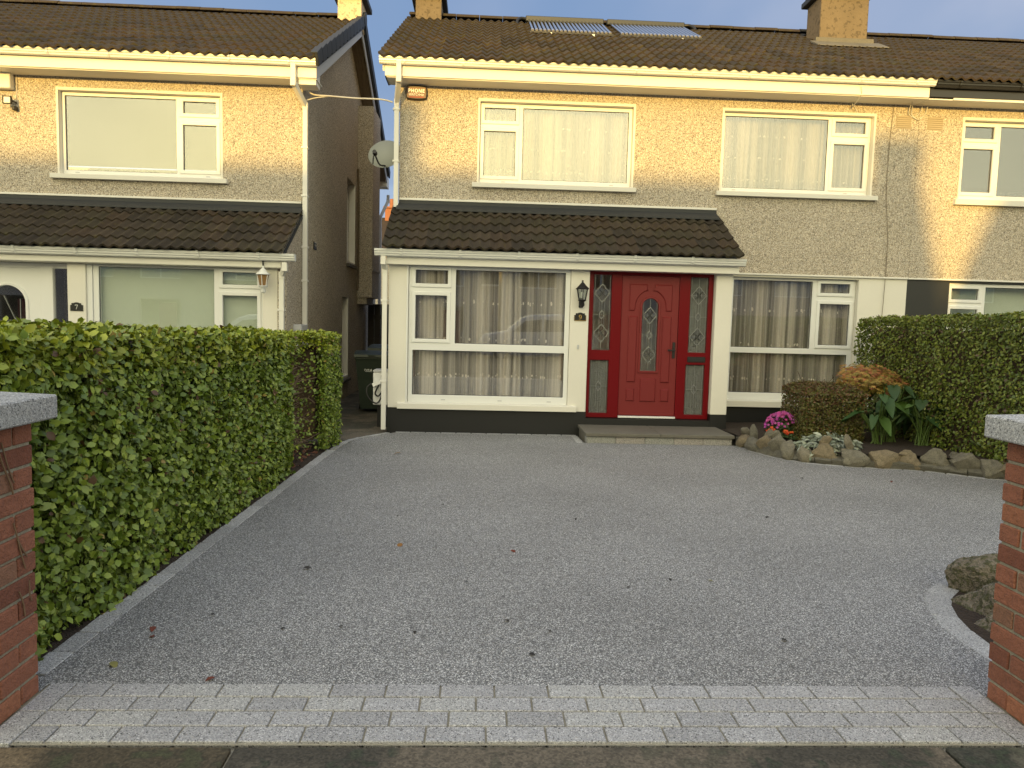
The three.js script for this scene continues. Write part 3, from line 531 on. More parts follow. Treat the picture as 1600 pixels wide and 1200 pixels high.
  gp(fr, 1.60, 1.858, 1.05, 2.118, M.glass); leaded(fr, 1.60, 1.858, 1.05, 2.118, [[4, 1.86, 0.13], [1, 1.555, 0.065], [4, 1.29, 0.13]]);
  gp(fr, 2.99, 3.252, 1.045, 2.118, M.glassObscure); leaded(fr, 2.99, 3.252, 1.045, 2.118, [[4, 1.86, 0.13], [1, 1.555, 0.065], [4, 1.27, 0.13]]);
  gp(fr, 1.583, 1.85, 0.145, 0.905, M.glassObscure); leaded(fr, 1.583, 1.85, 0.145, 0.905, [[1, 0.53, 0.075]]);
  gp(fr, 2.97, 3.245, 0.145, 0.868, M.glassObscure); leaded(fr, 2.97, 3.245, 0.145, 0.868, [[1, 0.51, 0.075]]);
  part(door, 'pane', ext(arch(new THREE.Shape(), 2.425, 0.76, 1.805, 0.122), Zd - 0.04, 0.002), M.glass); leaded(door, 2.307, 2.543, 0.765, 1.80, [[4, 1.56, 0.12], [1, 1.28, 0.06], [4, 1.0, 0.12]], true);
  part(door, 'handle', [bx(2.765, 2.805, 0.955, 1.185, zz, zz + 0.012, 0.004), rod([2.785, 1.07, zz], [2.785, 1.07, zz + 0.05], 0.011), bar([2.80, 1.07, zz + 0.05], [2.685, 1.072, zz + 0.052], 0.02, 0.014)], M.black);
  part(door, 'door_trim', [bx(2.018, 2.825, 0.122, 0.16, zz, zz + 0.006, 0.003)], M.redDoor);
  part(house, 'doorbell', [bx(1.372, 1.402, 1.06, 1.12, Zp, Zp + 0.014, 0.003), bx(1.38, 1.394, 1.083, 1.097, Zp + 0.013, Zp + 0.018)], M.pvcGrey);
}
// doorstep: slab tread on a row of blocks
{
  const st = thing('doorstep', 'weathered stone doorstep in front of the red door', 'step', [2.42, -0.17, -10]);
  const R = rng(71);
  for (let i = 0; i < 2; i++) part(st, 'tread_slab', mUV(bx(1.42 + i * 1.0, 2.416 + i * 0.995, -0.058, -0.012, -10.395, -9.58, 0.006), i * 2, i), M.slate);
  for (let i = 0; i < 5; i++) part(st, 'riser_block', mUV(bx(1.44 + i * 0.39, 1.826 + i * 0.39, -0.2, -0.06, -9.8, -9.615, 0.005), i * 1.3, R()), surf(T.granite, 0.001, { color: lin(0.66 + 0.1 * R(), 0.68, 0.66) }));
  part(st, 'side_block', [bx(1.44, 1.62, -0.2, -0.06, -10.39, -9.805, 0.005), bx(3.21, 3.385, -0.2, -0.06, -10.39, -9.805, 0.005)], M.slate);
}
// curtains
curtain(-0.96, 1.22, 0.28, 2.14, Zp - 0.155, 1, 'pale net curtain in the porch window beside the red door');
curtain(-0.05, 2.22, 3.5, 4.68, Zm - 0.26, 2, 'sheer net curtain in the upper window above the porch window', M.netSheer);
curtain(3.64, 5.93, 3.5, 4.68, Zm - 0.26, 4, 'sheer net curtain in the upper window to the right of the porch roof', M.netSheer);
curtain(3.89, 5.86, 0.25, 2.19, Zm - 0.225, 6, 'net curtain in the ground floor window behind the flower bed');

// ------------------------------------------------------------------ the attached house on the right
const nextHouse = thing('house', 'attached house with dark grey gutter and flaking window sill behind the right hedge', 'house', [10.4, -0.2, -11.35]);
{
  const w = [7.37, 9.675, 3.49, 4.685], wl = [7.335, 9.6, 0.3, 2.205], h = nextHouse;
  part(h, 'front_wall', plate(6.649, 14.5, 2.25, 5.03, [[w[0] - 0.034, w[1] + 0.034, w[2] - 0.03, w[3] + 0.044]], Zm + 0.003, 0.28), M.dash, 'cream pebbledashed upper front wall');
  part(h, 'lower_wall', plate(6.649, 14.5, -0.35, 2.249, [[wl[0] - 0.004, wl[1] + 0.004, wl[2] - 0.004, wl[3] + 0.004]], Zm - 0.014, 0.26), surf(T.render, 0.001, { color: lin(0.035, 0.037, 0.04), roughness: 0.4 }), 'dark grey painted lower wall');
  part(h, 'drip_strip', bx(6.649, 14.5, 2.236, 2.262, Zm - 0.01, Zm + 0.021, 0.004), M.pvcMat);
  shell(h, 6.649, 14.5, -0.35, 5.06, Zm - 0.285, -19.0, [1, 1], M.dash);
  const roof = roofBody(h, 6.652, 14.7, EAVE, RIDGE, M.lead);
  tiles(roof, 6.65, 14.7, EAVE, RIDGE, 13, 10, M.tile, 13);
  ridgeTiles(roof, 6.65, 14.7, RIDGE[0] + 0.045, RIDGE[1], M.tile[2], 15);
  gablePanel(h, 14.25, 14.498, EAVE, RIDGE, 5.061, M.dash);
  part(h, 'fascia', bx(6.58, 14.6, 4.90, 5.085, Zm + 0.33, Zm + 0.352, 0.004), M.darkGutter);
  part(h, 'soffit', [bx(6.58, 14.6, 4.868, 4.884, Zm - 0.02, Zm + 0.329), bx(6.95, 14.6, 4.868, 4.9, Zm + 0.33, Zm + 0.345)], M.pvcMat);
  gutter(h, 6.63, 14.6, 5.12, Zm + 0.352, M.darkGutter, 0.93, [0, 1]);
  part(h, 'air_vent', Array.from({ length: 6 }, (_, i) => bx(6.785, 7.02, 4.528 + i * 0.03, 4.543 + i * 0.03, Zm + 0.003, Zm + 0.015)).concat([bx(6.78, 7.025, 4.513, 4.708, Zm - 0.02, Zm + 0.005)]), M.vent);
  const d = 7.435;
  windowUnit(h, w, [[d, d + 0.471, 4.43, 4.615, 1], [d - 0.004, d + 0.474, 3.615, 4.276, 1], [d + 0.581, d + 2.19, 3.573, 4.628, 0]], Zm - 0.085, { reveal: Zm + 0.009, sill: [7.27, 9.75, 3.40, 0.095, Zm + 0.075] });
  windowUnit(h, wl, [[7.395, 7.835, 1.95, 2.12, 1], [7.395, 7.835, 0.5, 1.80, 1], [7.95, 9.53, 0.4, 2.15, 0]], Zm - 0.06, { sill: [7.3, 9.65, 0.2, 0.1, Zm + 0.05] });
}
M.blind = std({ color: lin(0.60, 0.68, 0.55), roughness: 0.9 });
const blind = (x0, x1, y0, y1, z, label, mat) => solo('roller_blind', label, 'blind', [bx(x0, x1, y0, y1, z - 0.002, z), rod([x0, y1 + 0.02, z - 0.02], [x1, y1 + 0.02, z - 0.02], 0.022), rod([x0, y0, z - 0.001], [x1, y0, z - 0.001], 0.008)], mat);
blind(7.36, 9.58, 0.5, 2.17, Zm - 0.28, 'pale blind in the ground floor window behind the right hedge', M.blind);

// ------------------------------------------------------------------ the house on the left
const dy = -0.075, leftHouse = thing('house', 'detached pebbledashed house number 7 with white front door, behind the left hedge', 'house', [-6.6, -0.2, -11.35]);
{
  const h = leftHouse, E = [EAVE[0] + dy, EAVE[1]], Rg = [RIDGE[0] + dy + 0.02, RIDGE[1] - 0.08], xr = -2.68, xl = -10.6;
  const w = [-6.205, -3.885, 3.415, 4.61];
  part(h, 'front_wall', plate(xl, xr, -0.35, 4.96, [[w[0] - 0.034, w[1] + 0.034, w[2] - 0.03, w[3] + 0.044]], Zm, 0.28), M.dash, 'cream pebbledashed front wall');
  shell(h, xl, xr - 0.27, -0.35, 4.9, Zm - 0.285, -19.1, [1, 0], M.dash);
  // gable wall with its window openings, seen along the side passage
  const gw = [[-15.95, -15.0, 2.5, 4.18], [-15.2, -14.55, 0.2, 1.82]];
  const gs = (() => { const b = 2 * Rg[1] - E[1], e = Zm - 0.282, k = (Rg[0] - E[0]) / (E[1] - Rg[1]), ins = E[1] - e, zr = -19.1, ir = zr - b; const s = new THREE.Shape(); s.moveTo(zr, -0.35); s.lineTo(e, -0.35); s.lineTo(e, E[0] + ins * k - 0.12); s.lineTo(Rg[1], Rg[0] - 0.13); s.lineTo(zr, E[0] + ir * k - 0.12); s.closePath(); for (const q of gw) s.holes.push(rectPath(new THREE.Path(), ...q)); const g = new THREE.ExtrudeGeometry(s, { depth: 0.26, bevelEnabled: false }); g.rotateY(-Math.PI / 2); g.translate(xr, 0, 0); return g; })();
  // extrude runs along +z of the shape, which the turn sends to -x; the shape's x becomes z
  part(h, 'gable_wall', mUV(gs), M.dash, 'darker weathered pebbledashed gable wall along the side passage');
  for (const q of gw) { const a = part(h, 'window', [bx(xr - 0.24, xr - 0.14, q[2], q[3], q[0], q[0] + 0.06), bx(xr - 0.24, xr - 0.14, q[2], q[3], q[1] - 0.06, q[1]), bx(xr - 0.24, xr - 0.14, q[3] - 0.06, q[3], q[0] + 0.06, q[1] - 0.06), bx(xr - 0.24, xr - 0.14, q[2], q[2] + 0.06, q[0] + 0.06, q[1] - 0.06)], M.pvc); part(a, 'pane', bx(xr - 0.2, xr - 0.199, q[2] + 0.05, q[3] - 0.05, q[0] + 0.05, q[1] - 0.05), M.glass); part(a, 'reveal', [bx(xr - 0.13, xr + 0.004, q[2], q[3], q[0] + 0.001, q[0] + 0.03), bx(xr - 0.13, xr + 0.006, q[2] + 0.001, q[2] + 0.05, q[0] + 0.03, q[1])], M.pvcMat); part(a, 'sill', bx(xr - 0.1, xr + 0.06, q[2] - 0.06, q[2] - 0.001, q[0] - 0.06, q[1] + 0.06, 0.005), M.slate); }
  part(h, 'chimney_breast', [bx(xr, xr + 0.32, 1.86, 5.9, -17.35, -16.25), bx(xr, xr + 0.2, 1.72, 1.859, -17.3, -16.3), bx(xr, xr + 0.34, 2.45, 2.5, -17.37, -16.23)], M.dash);
  const roof = roofBody(h, xl - 0.2, -2.38, E, Rg, M.lead);
  tiles(roof, -9.42, -2.40, E, Rg, 13, 8, M.tile, 23);
  ridgeTiles(roof, -10.8, -2.40, Rg[0] + 0.045, Rg[1], M.tile[2], 25);
  part(h, 'bargeboard', [bar([-2.43, E[0] - 0.12, E[1] - 0.16], [-2.43, Rg[0] - 0.17, Rg[1]], 0.022, 0.2), bar([-2.43, E[0] - 0.12, 2 * Rg[1] - E[1] + 0.1], [-2.43, Rg[0] - 0.17, Rg[1]], 0.022, 0.2)], M.pvcGrey, 'pale bargeboards on the gable');
  part(h, 'gable_soffit', [bar([-2.56, E[0] - 0.19, E[1] - 0.3], [-2.56, Rg[0] - 0.2, Rg[1]], 0.24, 0.015), bar([-2.56, E[0] - 0.19, 2 * Rg[1] - E[1] + 0.3], [-2.56, Rg[0] - 0.2, Rg[1]], 0.24, 0.015)], M.chimney);
  { // stepped dry-verge caps up both slopes
    const th = Math.atan2(Rg[0] - E[0], E[1] - Rg[1]), L = Math.hypot(Rg[0] - E[0], E[1] - Rg[1]), n = 13, gz = L / n, cap = merge([bx(-0.012, 0.03, -0.11, 0.075, -gz + 0.01, 0, 0.006), bx(-0.07, 0.03, 0.062, 0.08, -gz + 0.01, 0.004, 0.004)]);
    const capB = cap.clone(); capB.rotateY(0);
    for (let k = 0; k < n; k++) { piece(h, 'verge_cap', cap, M.lead, [-2.39, E[0] + Math.sin(th) * k * gz + 0.02, E[1] - Math.cos(th) * k * gz], [th + 0.07, 0, 0]); piece(h, 'verge_cap', cap, M.lead, [-2.39, E[0] + Math.sin(th) * (k + 1) * gz + 0.02, 2 * Rg[1] - E[1] + Math.cos(th) * (k + 1) * gz], [-th, 0, 0]); }
    part(h, 'ridge_end', [rod([-2.45, Rg[0] + 0.02, Rg[1]], [-2.35, Rg[0] + 0.02, Rg[1]], 0.14, 0.14, 14)], M.lead);
  }
  part(h, 'eaves_box', bx(-2.679, -2.425, E[0] - 0.3, E[0] - 0.06, -11.3, -11.03, 0.005), M.pvcMat); part(h, 'eaves_box', bx(-2.68, -2.42, E[0] - 0.3, E[0] - 0.05, -19.5, -19.1, 0.005), M.pvcMat);
  part(h, 'fascia', bx(xl, -2.41, 4.81, 5.015, Zm + 0.335, Zm + 0.36, 0.004), M.pvcMat);
  part(h, 'soffit', bx(xl, -2.41, 4.797, 4.812, Zm - 0.02, Zm + 0.334), M.pvcMat);
  gutter(h, xl, -2.40, 5.055, Zm + 0.36, M.pvc, 0.83);
  downpipe(h, [[-2.72, 4.98, -10.93], [-2.72, 4.72, -10.93], [-2.635, 4.5, Zm + 0.05], [-2.635, -0.1, Zm + 0.05]], 0.066, M.pvcMat, [[-2.635, 3.9, Zm + 0.05], [-2.635, 3.2, Zm + 0.05], [-2.635, 2.45, Zm + 0.05], [-2.635, 1.95, Zm + 0.05]]);
  downpipe(h, [[-2.45, 4.6, -19.6], [-2.45, 4.45, -19.6], [-2.62, 4.0, -19.4], [-2.62, -0.1, -19.4]], 0.07, M.pvcGrey);
  part(h, 'waste_pipe', tube([[xr + 0.03, 4.55, -16.1], [xr + 0.04, 4.0, -16.12], [xr + 0.04, 2.3, -16.12], [xr + 0.05, 2.0, -16.0]], 0.022, 20, 6), M.chimney);
  const dx = -9.835;
  windowUnit(h, w, [[3.672 + dx, 5.28 + dx, 3.563 + dy, 4.636 + dy, 0], [5.382 + dx, 5.862 + dx, 4.437 + dy, 4.612 + dy, 1], [5.376 + dx, 5.866 + dx, 3.615 + dy, 4.272 + dy, 1]], Zm - 0.085, { reveal: Zm + 0.006, sill: [-6.32, -3.78, 3.345, 0.075, Zm + 0.07], vents: [-6.0, -4.1] });
  chimneyStack(h, -2.85, -2.40, -15.5, -14.80, 6.97, 7.50, M.chimneyPale, null, 1);
  // porch of number 7
  const pe = [2.25, -10.13], pr = [2.965, -11.32], x0 = -7.35, x1 = -2.66;
  const pRoof = part(h, 'porch_roof', sweepX([[-10.31, 2.3], [-11.34, 2.935], [-11.34, 2.08], [-10.31, 2.08]], x0, -2.8), M.lead, 'brown tiled lean-to roof over door and window');
  tiles(pRoof, x0, x1, pe, pr, 5, 5, M.tile, 29);
  part(pRoof, 'flashing', [bx(x0, -2.69, 2.96, 3.09, Zm + 0.001, Zm + 0.02), sweepX([[-11.325, 3.04], [-11.16, 2.95], [-11.16, 2.93], [-11.325, 3.0]], x0, -2.67)], M.lead);
  part(pRoof, 'trim', bx(x0, -2.7, 3.091, 3.12, Zm + 0.001, Zm + 0.03, 0.003), M.pvcMat);
  part(pRoof, 'verge_strip', bar([-2.668, 2.235, -10.2], [-2.668, 2.93, -11.33], 0.012, 0.05), M.lead);
  part(h, 'porch_fascia', [bx(x0, -2.72, 2.07, 2.18, -10.305, -10.28, 0.003), bx(x0, -2.72, 2.062, 2.078, -10.6, -10.306)], M.pvcMat);
  gutter(h, x0, -2.53, 2.255, -10.279, M.pvc, 0.80);
  downpipe(h, [[-2.66, 2.14, -10.24], [-2.66, 2.07, -10.24], [-2.73, 1.97, -10.35], [-2.73, -0.1, -10.35]], 0.064, M.pvcMat, [[-2.73, 1.5, -10.35]]);
  part(h, 'porch_pier', bx(-3.0, -2.8, -0.3, 2.06, Zp - 0.3, Zp, 0.006), M.render);
  part(h, 'porch_pier', bx(-5.63, -5.385, -0.3, 2.06, Zp - 0.3, Zp, 0.006), M.render);
  part(h, 'porch_side_wall', [sweepX([[Zm + 0.001, -0.3], [Zm + 0.001, 2.92], [-10.46, 2.37], [-10.46, -0.3]], -2.798, -2.681), bx(-2.799, -2.682, -0.3, 2.06, Zp - 0.059, Zp - 0.004)], M.dash);
  part(h, 'porch_lower_wall', bx(-5.384, -3.001, -0.3, 0.5, Zp - 0.25, Zp - 0.02), M.render);
  windowUnit(h, [-5.31, -3.005, 0.52, 2.058], [[-5.235, -3.68, 0.6, 2.03, 0], [-3.56, -3.09, 1.83, 2.0, 1], [-3.56, -3.09, 0.65, 1.68, 1]], Zp - 0.05, {});
  part(h, 'window_post', bx(-5.384, -5.312, 0.5, 2.06, Zp - 0.12, Zp - 0.03, 0.004), M.pvc);
  const Zd = Zp - 0.14, fr = part(h, 'door_frame', [bx(-7.2, -6.98, 0, 2.055, Zd - 0.07, Zd, 0.004), bx(-6.07, -5.9, 0, 2.055, Zd - 0.07, Zd, 0.004), bx(-5.66, -5.632, 0, 2.055, Zd - 0.07, Zd, 0.004), bx(-6.98, -6.07, 1.99, 2.055, Zd - 0.07, Zd - 0.001), bx(-5.9, -5.66, 1.99, 2.055, Zd - 0.07, Zd - 0.001), bx(-5.9, -5.66, 0, 0.25, Zd - 0.07, Zd - 0.001)], M.pvc);
  part(fr, 'side_pane', bx(-5.9, -5.66, 0.25, 1.99, Zd - 0.04, Zd - 0.039), M.glass);
  const a2 = (s, r, y, b = 0.6) => { s.moveTo(-6.52 - r, b); s.lineTo(-6.52 + r, b); s.lineTo(-6.52 + r, y - r); s.absarc(-6.52, y - r, r, 0, Math.PI, false); s.lineTo(-6.52 - r, b); return s; };
  const ls = rectPath(new THREE.Shape(), -6.978, -6.072, 0.052, 1.988); ls.holes.push(a2(new THREE.Path(), 0.245, 1.745));
  const d7 = part(h, 'door', ext(ls, Zd - 0.015, 0.045), M.pvc, 'white front door with an arched dark pane');
  const r7 = a2(new THREE.Shape(), 0.285, 1.785, 0.56); r7.holes.push(a2(new THREE.Path(), 0.243, 1.743)); part(d7, 'glass_moulding', ext(r7, Zd, 0.016, 0.006), M.pvc);
  part(d7, 'pane', ext(a2(new THREE.Shape(), 0.25, 1.75), Zd - 0.04, 0.002), M.glass);
  part(d7, 'lead_came', [bar([-6.58, 1.6, Zd - 0.03], [-6.4, 1.2, Zd - 0.03], 0.006, 0.006), bar([-6.36, 1.56, Zd - 0.03], [-6.36, 0.6, Zd - 0.03], 0.006, 0.006), bar([-6.44, 1.3, Zd - 0.03], [-6.4, 1.24, Zd - 0.03], 0.008, 0.006), bar([-6.4, 1.24, Zd - 0.03], [-6.44, 1.18, Zd - 0.03], 0.008, 0.006)], M.came);
  part(h, 'meter_box', [bx(-2.679, -2.56, 0.85, 1.3, -11.15, -10.75, 0.01), bx(-2.65, -2.575, 0.9, 1.26, -10.749, -10.742)], M.pvcGrey);
}
blind(-5.27, -3.02, 0.56, 2.03, Zp - 0.16, 'pale green blind in the ground floor window of number 7', M.blind);
blind(-7.1, -6.0, 0.2, 2.0, Zp - 0.6, 'dark screen inside the white front door of number 7', M.black);

// ------------------------------------------------------------------ fittings on the houses
const textTex = (w, h, draw) => { const c = document.createElement('canvas'); c.width = w; c.height = h; draw(c.getContext('2d')); const t = new THREE.CanvasTexture(c); t.colorSpace = THREE.SRGBColorSpace; t.magFilter = THREE.LinearFilter; return t; };
function face(parent, name, w, h, pos, mat) { const g = new THREE.PlaneGeometry(w, h), m = shade(new THREE.Mesh(g, mat)); m.name = name; m.position.set(...pos); parent.add(m); return m; }
function plaque(x, y, z, num, gold, label) {
  const t = thing('number_plaque', label, 'plaque', [x, y, z]), s = new THREE.Shape(), w = 0.085, hh = 0.05;
  s.moveTo(-w, -hh); s.lineTo(w, -hh); s.lineTo(w, hh * 0.6); s.quadraticCurveTo(w * 0.75, hh * 0.6, w * 0.6, hh); s.quadraticCurveTo(0, hh * 1.75, -w * 0.6, hh); s.quadraticCurveTo(-w * 0.75, hh * 0.6, -w, hh * 0.6); s.closePath();
  const g = ext(s, 0.012, 0.012, 0.003); g.translate(x, y, z); part(t, 'plate', g, M.black);
  face(t, 'numeral', 0.13, 0.1, [0, 0.008, 0.0132], std({ roughness: 0.5, map: textTex(130, 100, (c) => { c.fillStyle = '#0b0b0c'; c.fillRect(0, 0, 130, 100); c.fillStyle = gold ? '#c9a552' : '#e6e6e2'; c.font = '86px serif'; c.textAlign = 'center'; c.textBaseline = 'middle'; c.fillText(num, 65, 54); }) }));
  if (gold) part(t, 'rim', [bx(x - w + 0.004, x + w - 0.004, y - hh + 0.004, y - hh + 0.009, z + 0.012, z + 0.0145), bx(x - w + 0.004, x - w + 0.008, y - hh + 0.009, y + 0.02, z + 0.012, z + 0.0145), bx(x + w - 0.008, x + w - 0.004, y - hh + 0.009, y + 0.02, z + 0.012, z + 0.0145)], std({ color: lin(0.45, 0.3, 0.08), roughness: 0.4, metalness: 0.6 }));
}
plaque(1.405, 1.505, Zp, '9', true, 'black plaque with gold number 9 beside the red door');
plaque(-5.508, 1.462, Zp, '7', false, 'black plaque with white number 7 on the left porch pier');
{
  const t = thing('alarm_sign', 'brown rounded alarm box reading PHONE WATCH under the eaves', 'alarm box', [-1.015, 4.755, Zm]);
  const s = new THREE.Shape(); s.moveTo(-0.145, -0.085); s.quadraticCurveTo(0, -0.115, 0.145, -0.085); s.quadraticCurveTo(0.175, 0, 0.145, 0.085); s.quadraticCurveTo(0, 0.115, -0.145, 0.085); s.quadraticCurveTo(-0.175, 0, -0.145, -0.085);
  const g = ext(s, 0.06, 0.06, 0.012); g.translate(-1.015, 4.755, Zm); part(t, 'casing', g, std({ color: lin(0.035, 0.022, 0.016), roughness: 0.4 }));
  face(t, 'lettering', 0.27, 0.15, [0, 0, 0.0612], std({ roughness: 0.45, map: textTex(270, 150, (c) => { c.fillStyle = '#7c5a48'; c.fillRect(0, 0, 270, 150); c.fillStyle = '#fff'; c.font = 'bold 76px sans-serif'; c.textAlign = 'center'; c.fillText('PHONE', 135, 76, 250); c.font = '50px sans-serif'; c.fillText('WATCH•ie', 135, 122, 240); c.fillStyle = '#a4301f'; c.fillRect(30, 134, 210, 16); }) }));
}
{ // number 7: alarm box and floodlight
  const t = thing('alarm_sign', 'plain pale alarm box under the eaves of number 7', 'alarm box', [-6.86, 4.72, Zm]); part(t, 'casing', bx(-7.15, -6.82, 4.575, 4.9, Zm, Zm + 0.11, 0.012), M.pvcMat); part(t, 'cable', tube([[-6.79, 4.9, Zm + 0.008], [-6.785, 4.6, Zm + 0.008], [-6.8, 4.46, Zm + 0.01]], 0.006, 12, 5), M.cable);
  const f = thing('floodlight', 'small dark floodlight below the pale alarm box', 'floodlight', [-6.85, 4.4, Zm]); part(f, 'housing', [plate(-6.91, -6.79, 4.35, 4.46, [[-6.897, -6.803, 4.362, 4.448]], Zm + 0.15, 0.03, 0.004), bx(-6.905, -6.795, 4.355, 4.455, Zm + 0.09, Zm + 0.121, 0.01)], M.black); part(f, 'lens', bx(-6.896, -6.804, 4.363, 4.447, Zm + 0.122, Zm + 0.14), M.pvcMat); part(f, 'bracket', [rod([-6.8, 4.4, Zm], [-6.8, 4.4, Zm + 0.1], 0.012), bx(-6.82, -6.77, 4.28, 4.34, Zm, Zm + 0.09, 0.01)], M.black);
}
function lantern(x, ytop, z, wall, mat, glassMat, label, bracketUp) {
  const t = thing('wall_lantern', label, 'lantern', [x, ytop - 0.2, z]);
  const at = (g) => { g.translate(x, ytop, z); return g; }, six = (p) => { const g = new THREE.LatheGeometry(p.map((q) => new THREE.Vector2(...q)), 6); return flat(g.toNonIndexed()); };
  part(t, 'hood', at(merge([six([[0.0, 0.0], [0.014, -0.005], [0.012, -0.03], [0.03, -0.045], [0.05, -0.07], [0.1, -0.115], [0.1, -0.125], [0.0, -0.125]])])), mat);
  part(t, 'glass', at(six([[0.078, -0.126], [0.05, -0.27]])), glassMat);
  const ribs = []; for (let i = 0; i < 6; i++) { const a = i * Math.PI / 3, c = Math.sin(a), s = Math.cos(a); ribs.push(rod([c * 0.08, -0.126, s * 0.08], [c * 0.052, -0.27, s * 0.052], 0.006, 0.006, 5)); }
  part(t, 'cage', at(merge(ribs)), mat);
  part(t, 'bulb', at(lathe([[0.0, -0.25], [0.014, -0.245], [0.016, -0.22], [0.024, -0.19], [0.015, -0.165], [0.0, -0.16]], 10)), M.pvc);
  part(t, 'base', at(six([[0.058, -0.268], [0.062, -0.285], [0.03, -0.3], [0.04, -0.345], [0.022, -0.37], [0.0, -0.375]])), mat);
  part(t, 'bracket', bracketUp ? [tube([[x, ytop, z], [x - 0.02, ytop + 0.1, z - 0.03], [x - 0.08, ytop + 0.1, wall + 0.03]], 0.012, 14, 6), rod([x - 0.08, ytop + 0.1, wall], [x - 0.08, ytop + 0.1, wall + 0.03], 0.055, 0.055, 14)] : [bar([x, ytop - 0.33, z - 0.03], [x, ytop - 0.33, wall], 0.03, 0.03), bx(x - 0.03, x + 0.03, ytop - 0.38, ytop - 0.24, wall, wall + 0.02, 0.006)], bracketUp ? M.black : mat);
}
M.lampGlass = new THREE.MeshPhysicalMaterial({ color: lin(0.85, 0.88, 0.86), transmission: 0.9, thickness: 0, roughness: 0.05, ior: 1.5 });
M.amber = new THREE.MeshPhysicalMaterial({ color: lin(0.5, 0.3, 0.12), transmission: 0.5, thickness: 0, roughness: 0.5, ior: 1.5 });
lantern(1.408, 2.02, Zp + 0.12, Zp, M.black, M.lampGlass, 'black coach lantern above the number 9 plaque', false);
lantern(-2.95, 2.09, Zp + 0.16, Zp, M.pvc, M.amber, 'white coach lantern with amber glass on the left porch', true);
{ // satellite dish on the corner of the house
  const t = thing('satellite_dish', 'grey oval satellite dish on the corner between the two houses', 'satellite dish', [-1.28, 3.86, -11.65]);
  const g = new THREE.SphereGeometry(0.62, 28, 10, 0, 6.2832, 0, 0.46); g.translate(0, -0.62, 0); g.scale(1, 1, 0.82); g.rotateX(-Math.PI / 2); g.rotateY(0); const q = flat(g); q.scale(1, 1, -1);
  const P = q.attributes.position.array; for (let i = 0; i < P.length; i += 9) for (let k = 0; k < 3; k++) { const s = P[i + 3 + k]; P[i + 3 + k] = P[i + 6 + k]; P[i + 6 + k] = s; } q.computeVertexNormals();
  q.rotateX(-0.25); q.rotateY(-0.25); q.translate(-1.53, 3.95, -11.62);
  part(t, 'reflector', q, std({ color: lin(0.30, 0.32, 0.31), roughness: 0.6, side: THREE.DoubleSide }));
  part(t, 'arm', [tube([[-1.5, 3.74, -11.6], [-1.56, 3.72, -11.4], [-1.6, 3.82, -11.2]], 0.012, 12, 6)], M.black); part(t, 'receiver', [rod([-1.6, 3.83, -11.22], [-1.6, 3.85, -11.14], 0.035, 0.03, 10), rod([-1.62, 3.8, -11.2], [-1.63, 3.68, -11.2], 0.01)], M.black);
  part(t, 'mount', [bar([-1.53, 3.93, -11.68], [-1.27, 3.93, -11.75], 0.035, 0.035), bx(-1.285, -1.262, 3.8, 4.05, -11.85, -11.65)], M.black);
}
solo('overhead_cable', 'white cable strung across the gap between the two houses', 'cable', [tube([[-2.6, 4.72, -11.32], [-2.52, 4.67, -11.3], [-2.3, 4.655, -11.29], [-1.9, 4.635, -11.28], [-1.5, 4.63, -11.28], [-1.36, 4.6, -11.28]], 0.012, 40, 6), tube([[-2.63, 4.58, -11.3], [-2.5, 4.62, -11.3], [-2.3, 4.652, -11.3]], 0.009, 16, 6)], M.cable);
// evacuated-tube solar collectors
M.solarTube = new THREE.MeshPhysicalMaterial({ color: lin(0.012, 0.016, 0.03), roughness: 0.08, clearcoat: 1, clearcoatRoughness: 0.03 });
for (const [x0, x1, sx, label] of [[0.78, 2.24, 0, 'solar tube collector on the roof over the porch window'], [2.36, 3.83, 0.03, 'solar tube collector on the roof over the red door, next to the chimney side']]) {
  const t = thing('solar_collector', label, 'solar collector', [(x0 + x1) / 2, 6.6, -13.6], 'solar collectors on the roof'), top = (x) => [x, 7.24, -14.83], bot = (x) => [x + sx, 6.585, -13.58];
  part(t, 'manifold', [bx(x0 - 0.03, x1 + 0.03, 7.215, 7.325, -14.92, -14.80, 0.015)], std({ color: lin(0.028, 0.031, 0.037), roughness: 0.4 }));
  part(t, 'bottom_rail', [bx(x0 + sx - 0.02, x1 + sx + 0.02, 6.525, 6.565, -13.6, -13.54, 0.006)], M.black);
  part(t, 'side_rail', [bar([x0 + 0.2, 7.18, -14.85], [x0 + 0.2, 6.53, -13.6], 0.03, 0.03), bar([x1 - 0.2, 7.18, -14.85], [x1 - 0.2, 6.53, -13.6], 0.03, 0.03)], M.black);
  const len = Math.hypot(7.24 - 6.585, 14.83 - 13.58), n = 20, tg = rod(top(0), bot(0), 0.027, 0.027, 10), cg = merge([rod([0, 6.6, -13.61], [0, 6.572, -13.555], 0.031, 0.024, 10)]);
  const tb = tg, w = (x1 - x0) / n;
  for (let k = 0; k < n; k++) { const x = x0 + (k + 0.5) * w, tube1 = piece(t, 'glass_tube', tb, M.solarTube, [x, 0, 0]); const c = shade(new THREE.Mesh(cg, M.steel)); c.name = 'tube_end'; c.position.set(sx, 0, 0); tube1.add(c); }
  for (const x of [x0 + 0.35, x1 - 0.35]) part(t, 'foot', bx(x - 0.025, x + 0.025, 6.47, 6.53, -13.58, -13.5), M.steel);
  part(t, 'pipe', sx ? tube([[x1, 7.27, -14.85], [x1 + 0.12, 7.27, -14.82], [x1 + 0.2, 7.2, -14.75], [x1 + 0.22, 7.1, -14.7]], 0.03, 16, 8) : tube([[x0, 7.27, -14.85], [x0 - 0.12, 7.27, -14.82], [x0 - 0.19, 7.2, -14.75], [x0 - 0.2, 7.1, -14.7]], 0.03, 16, 8), M.black);
}
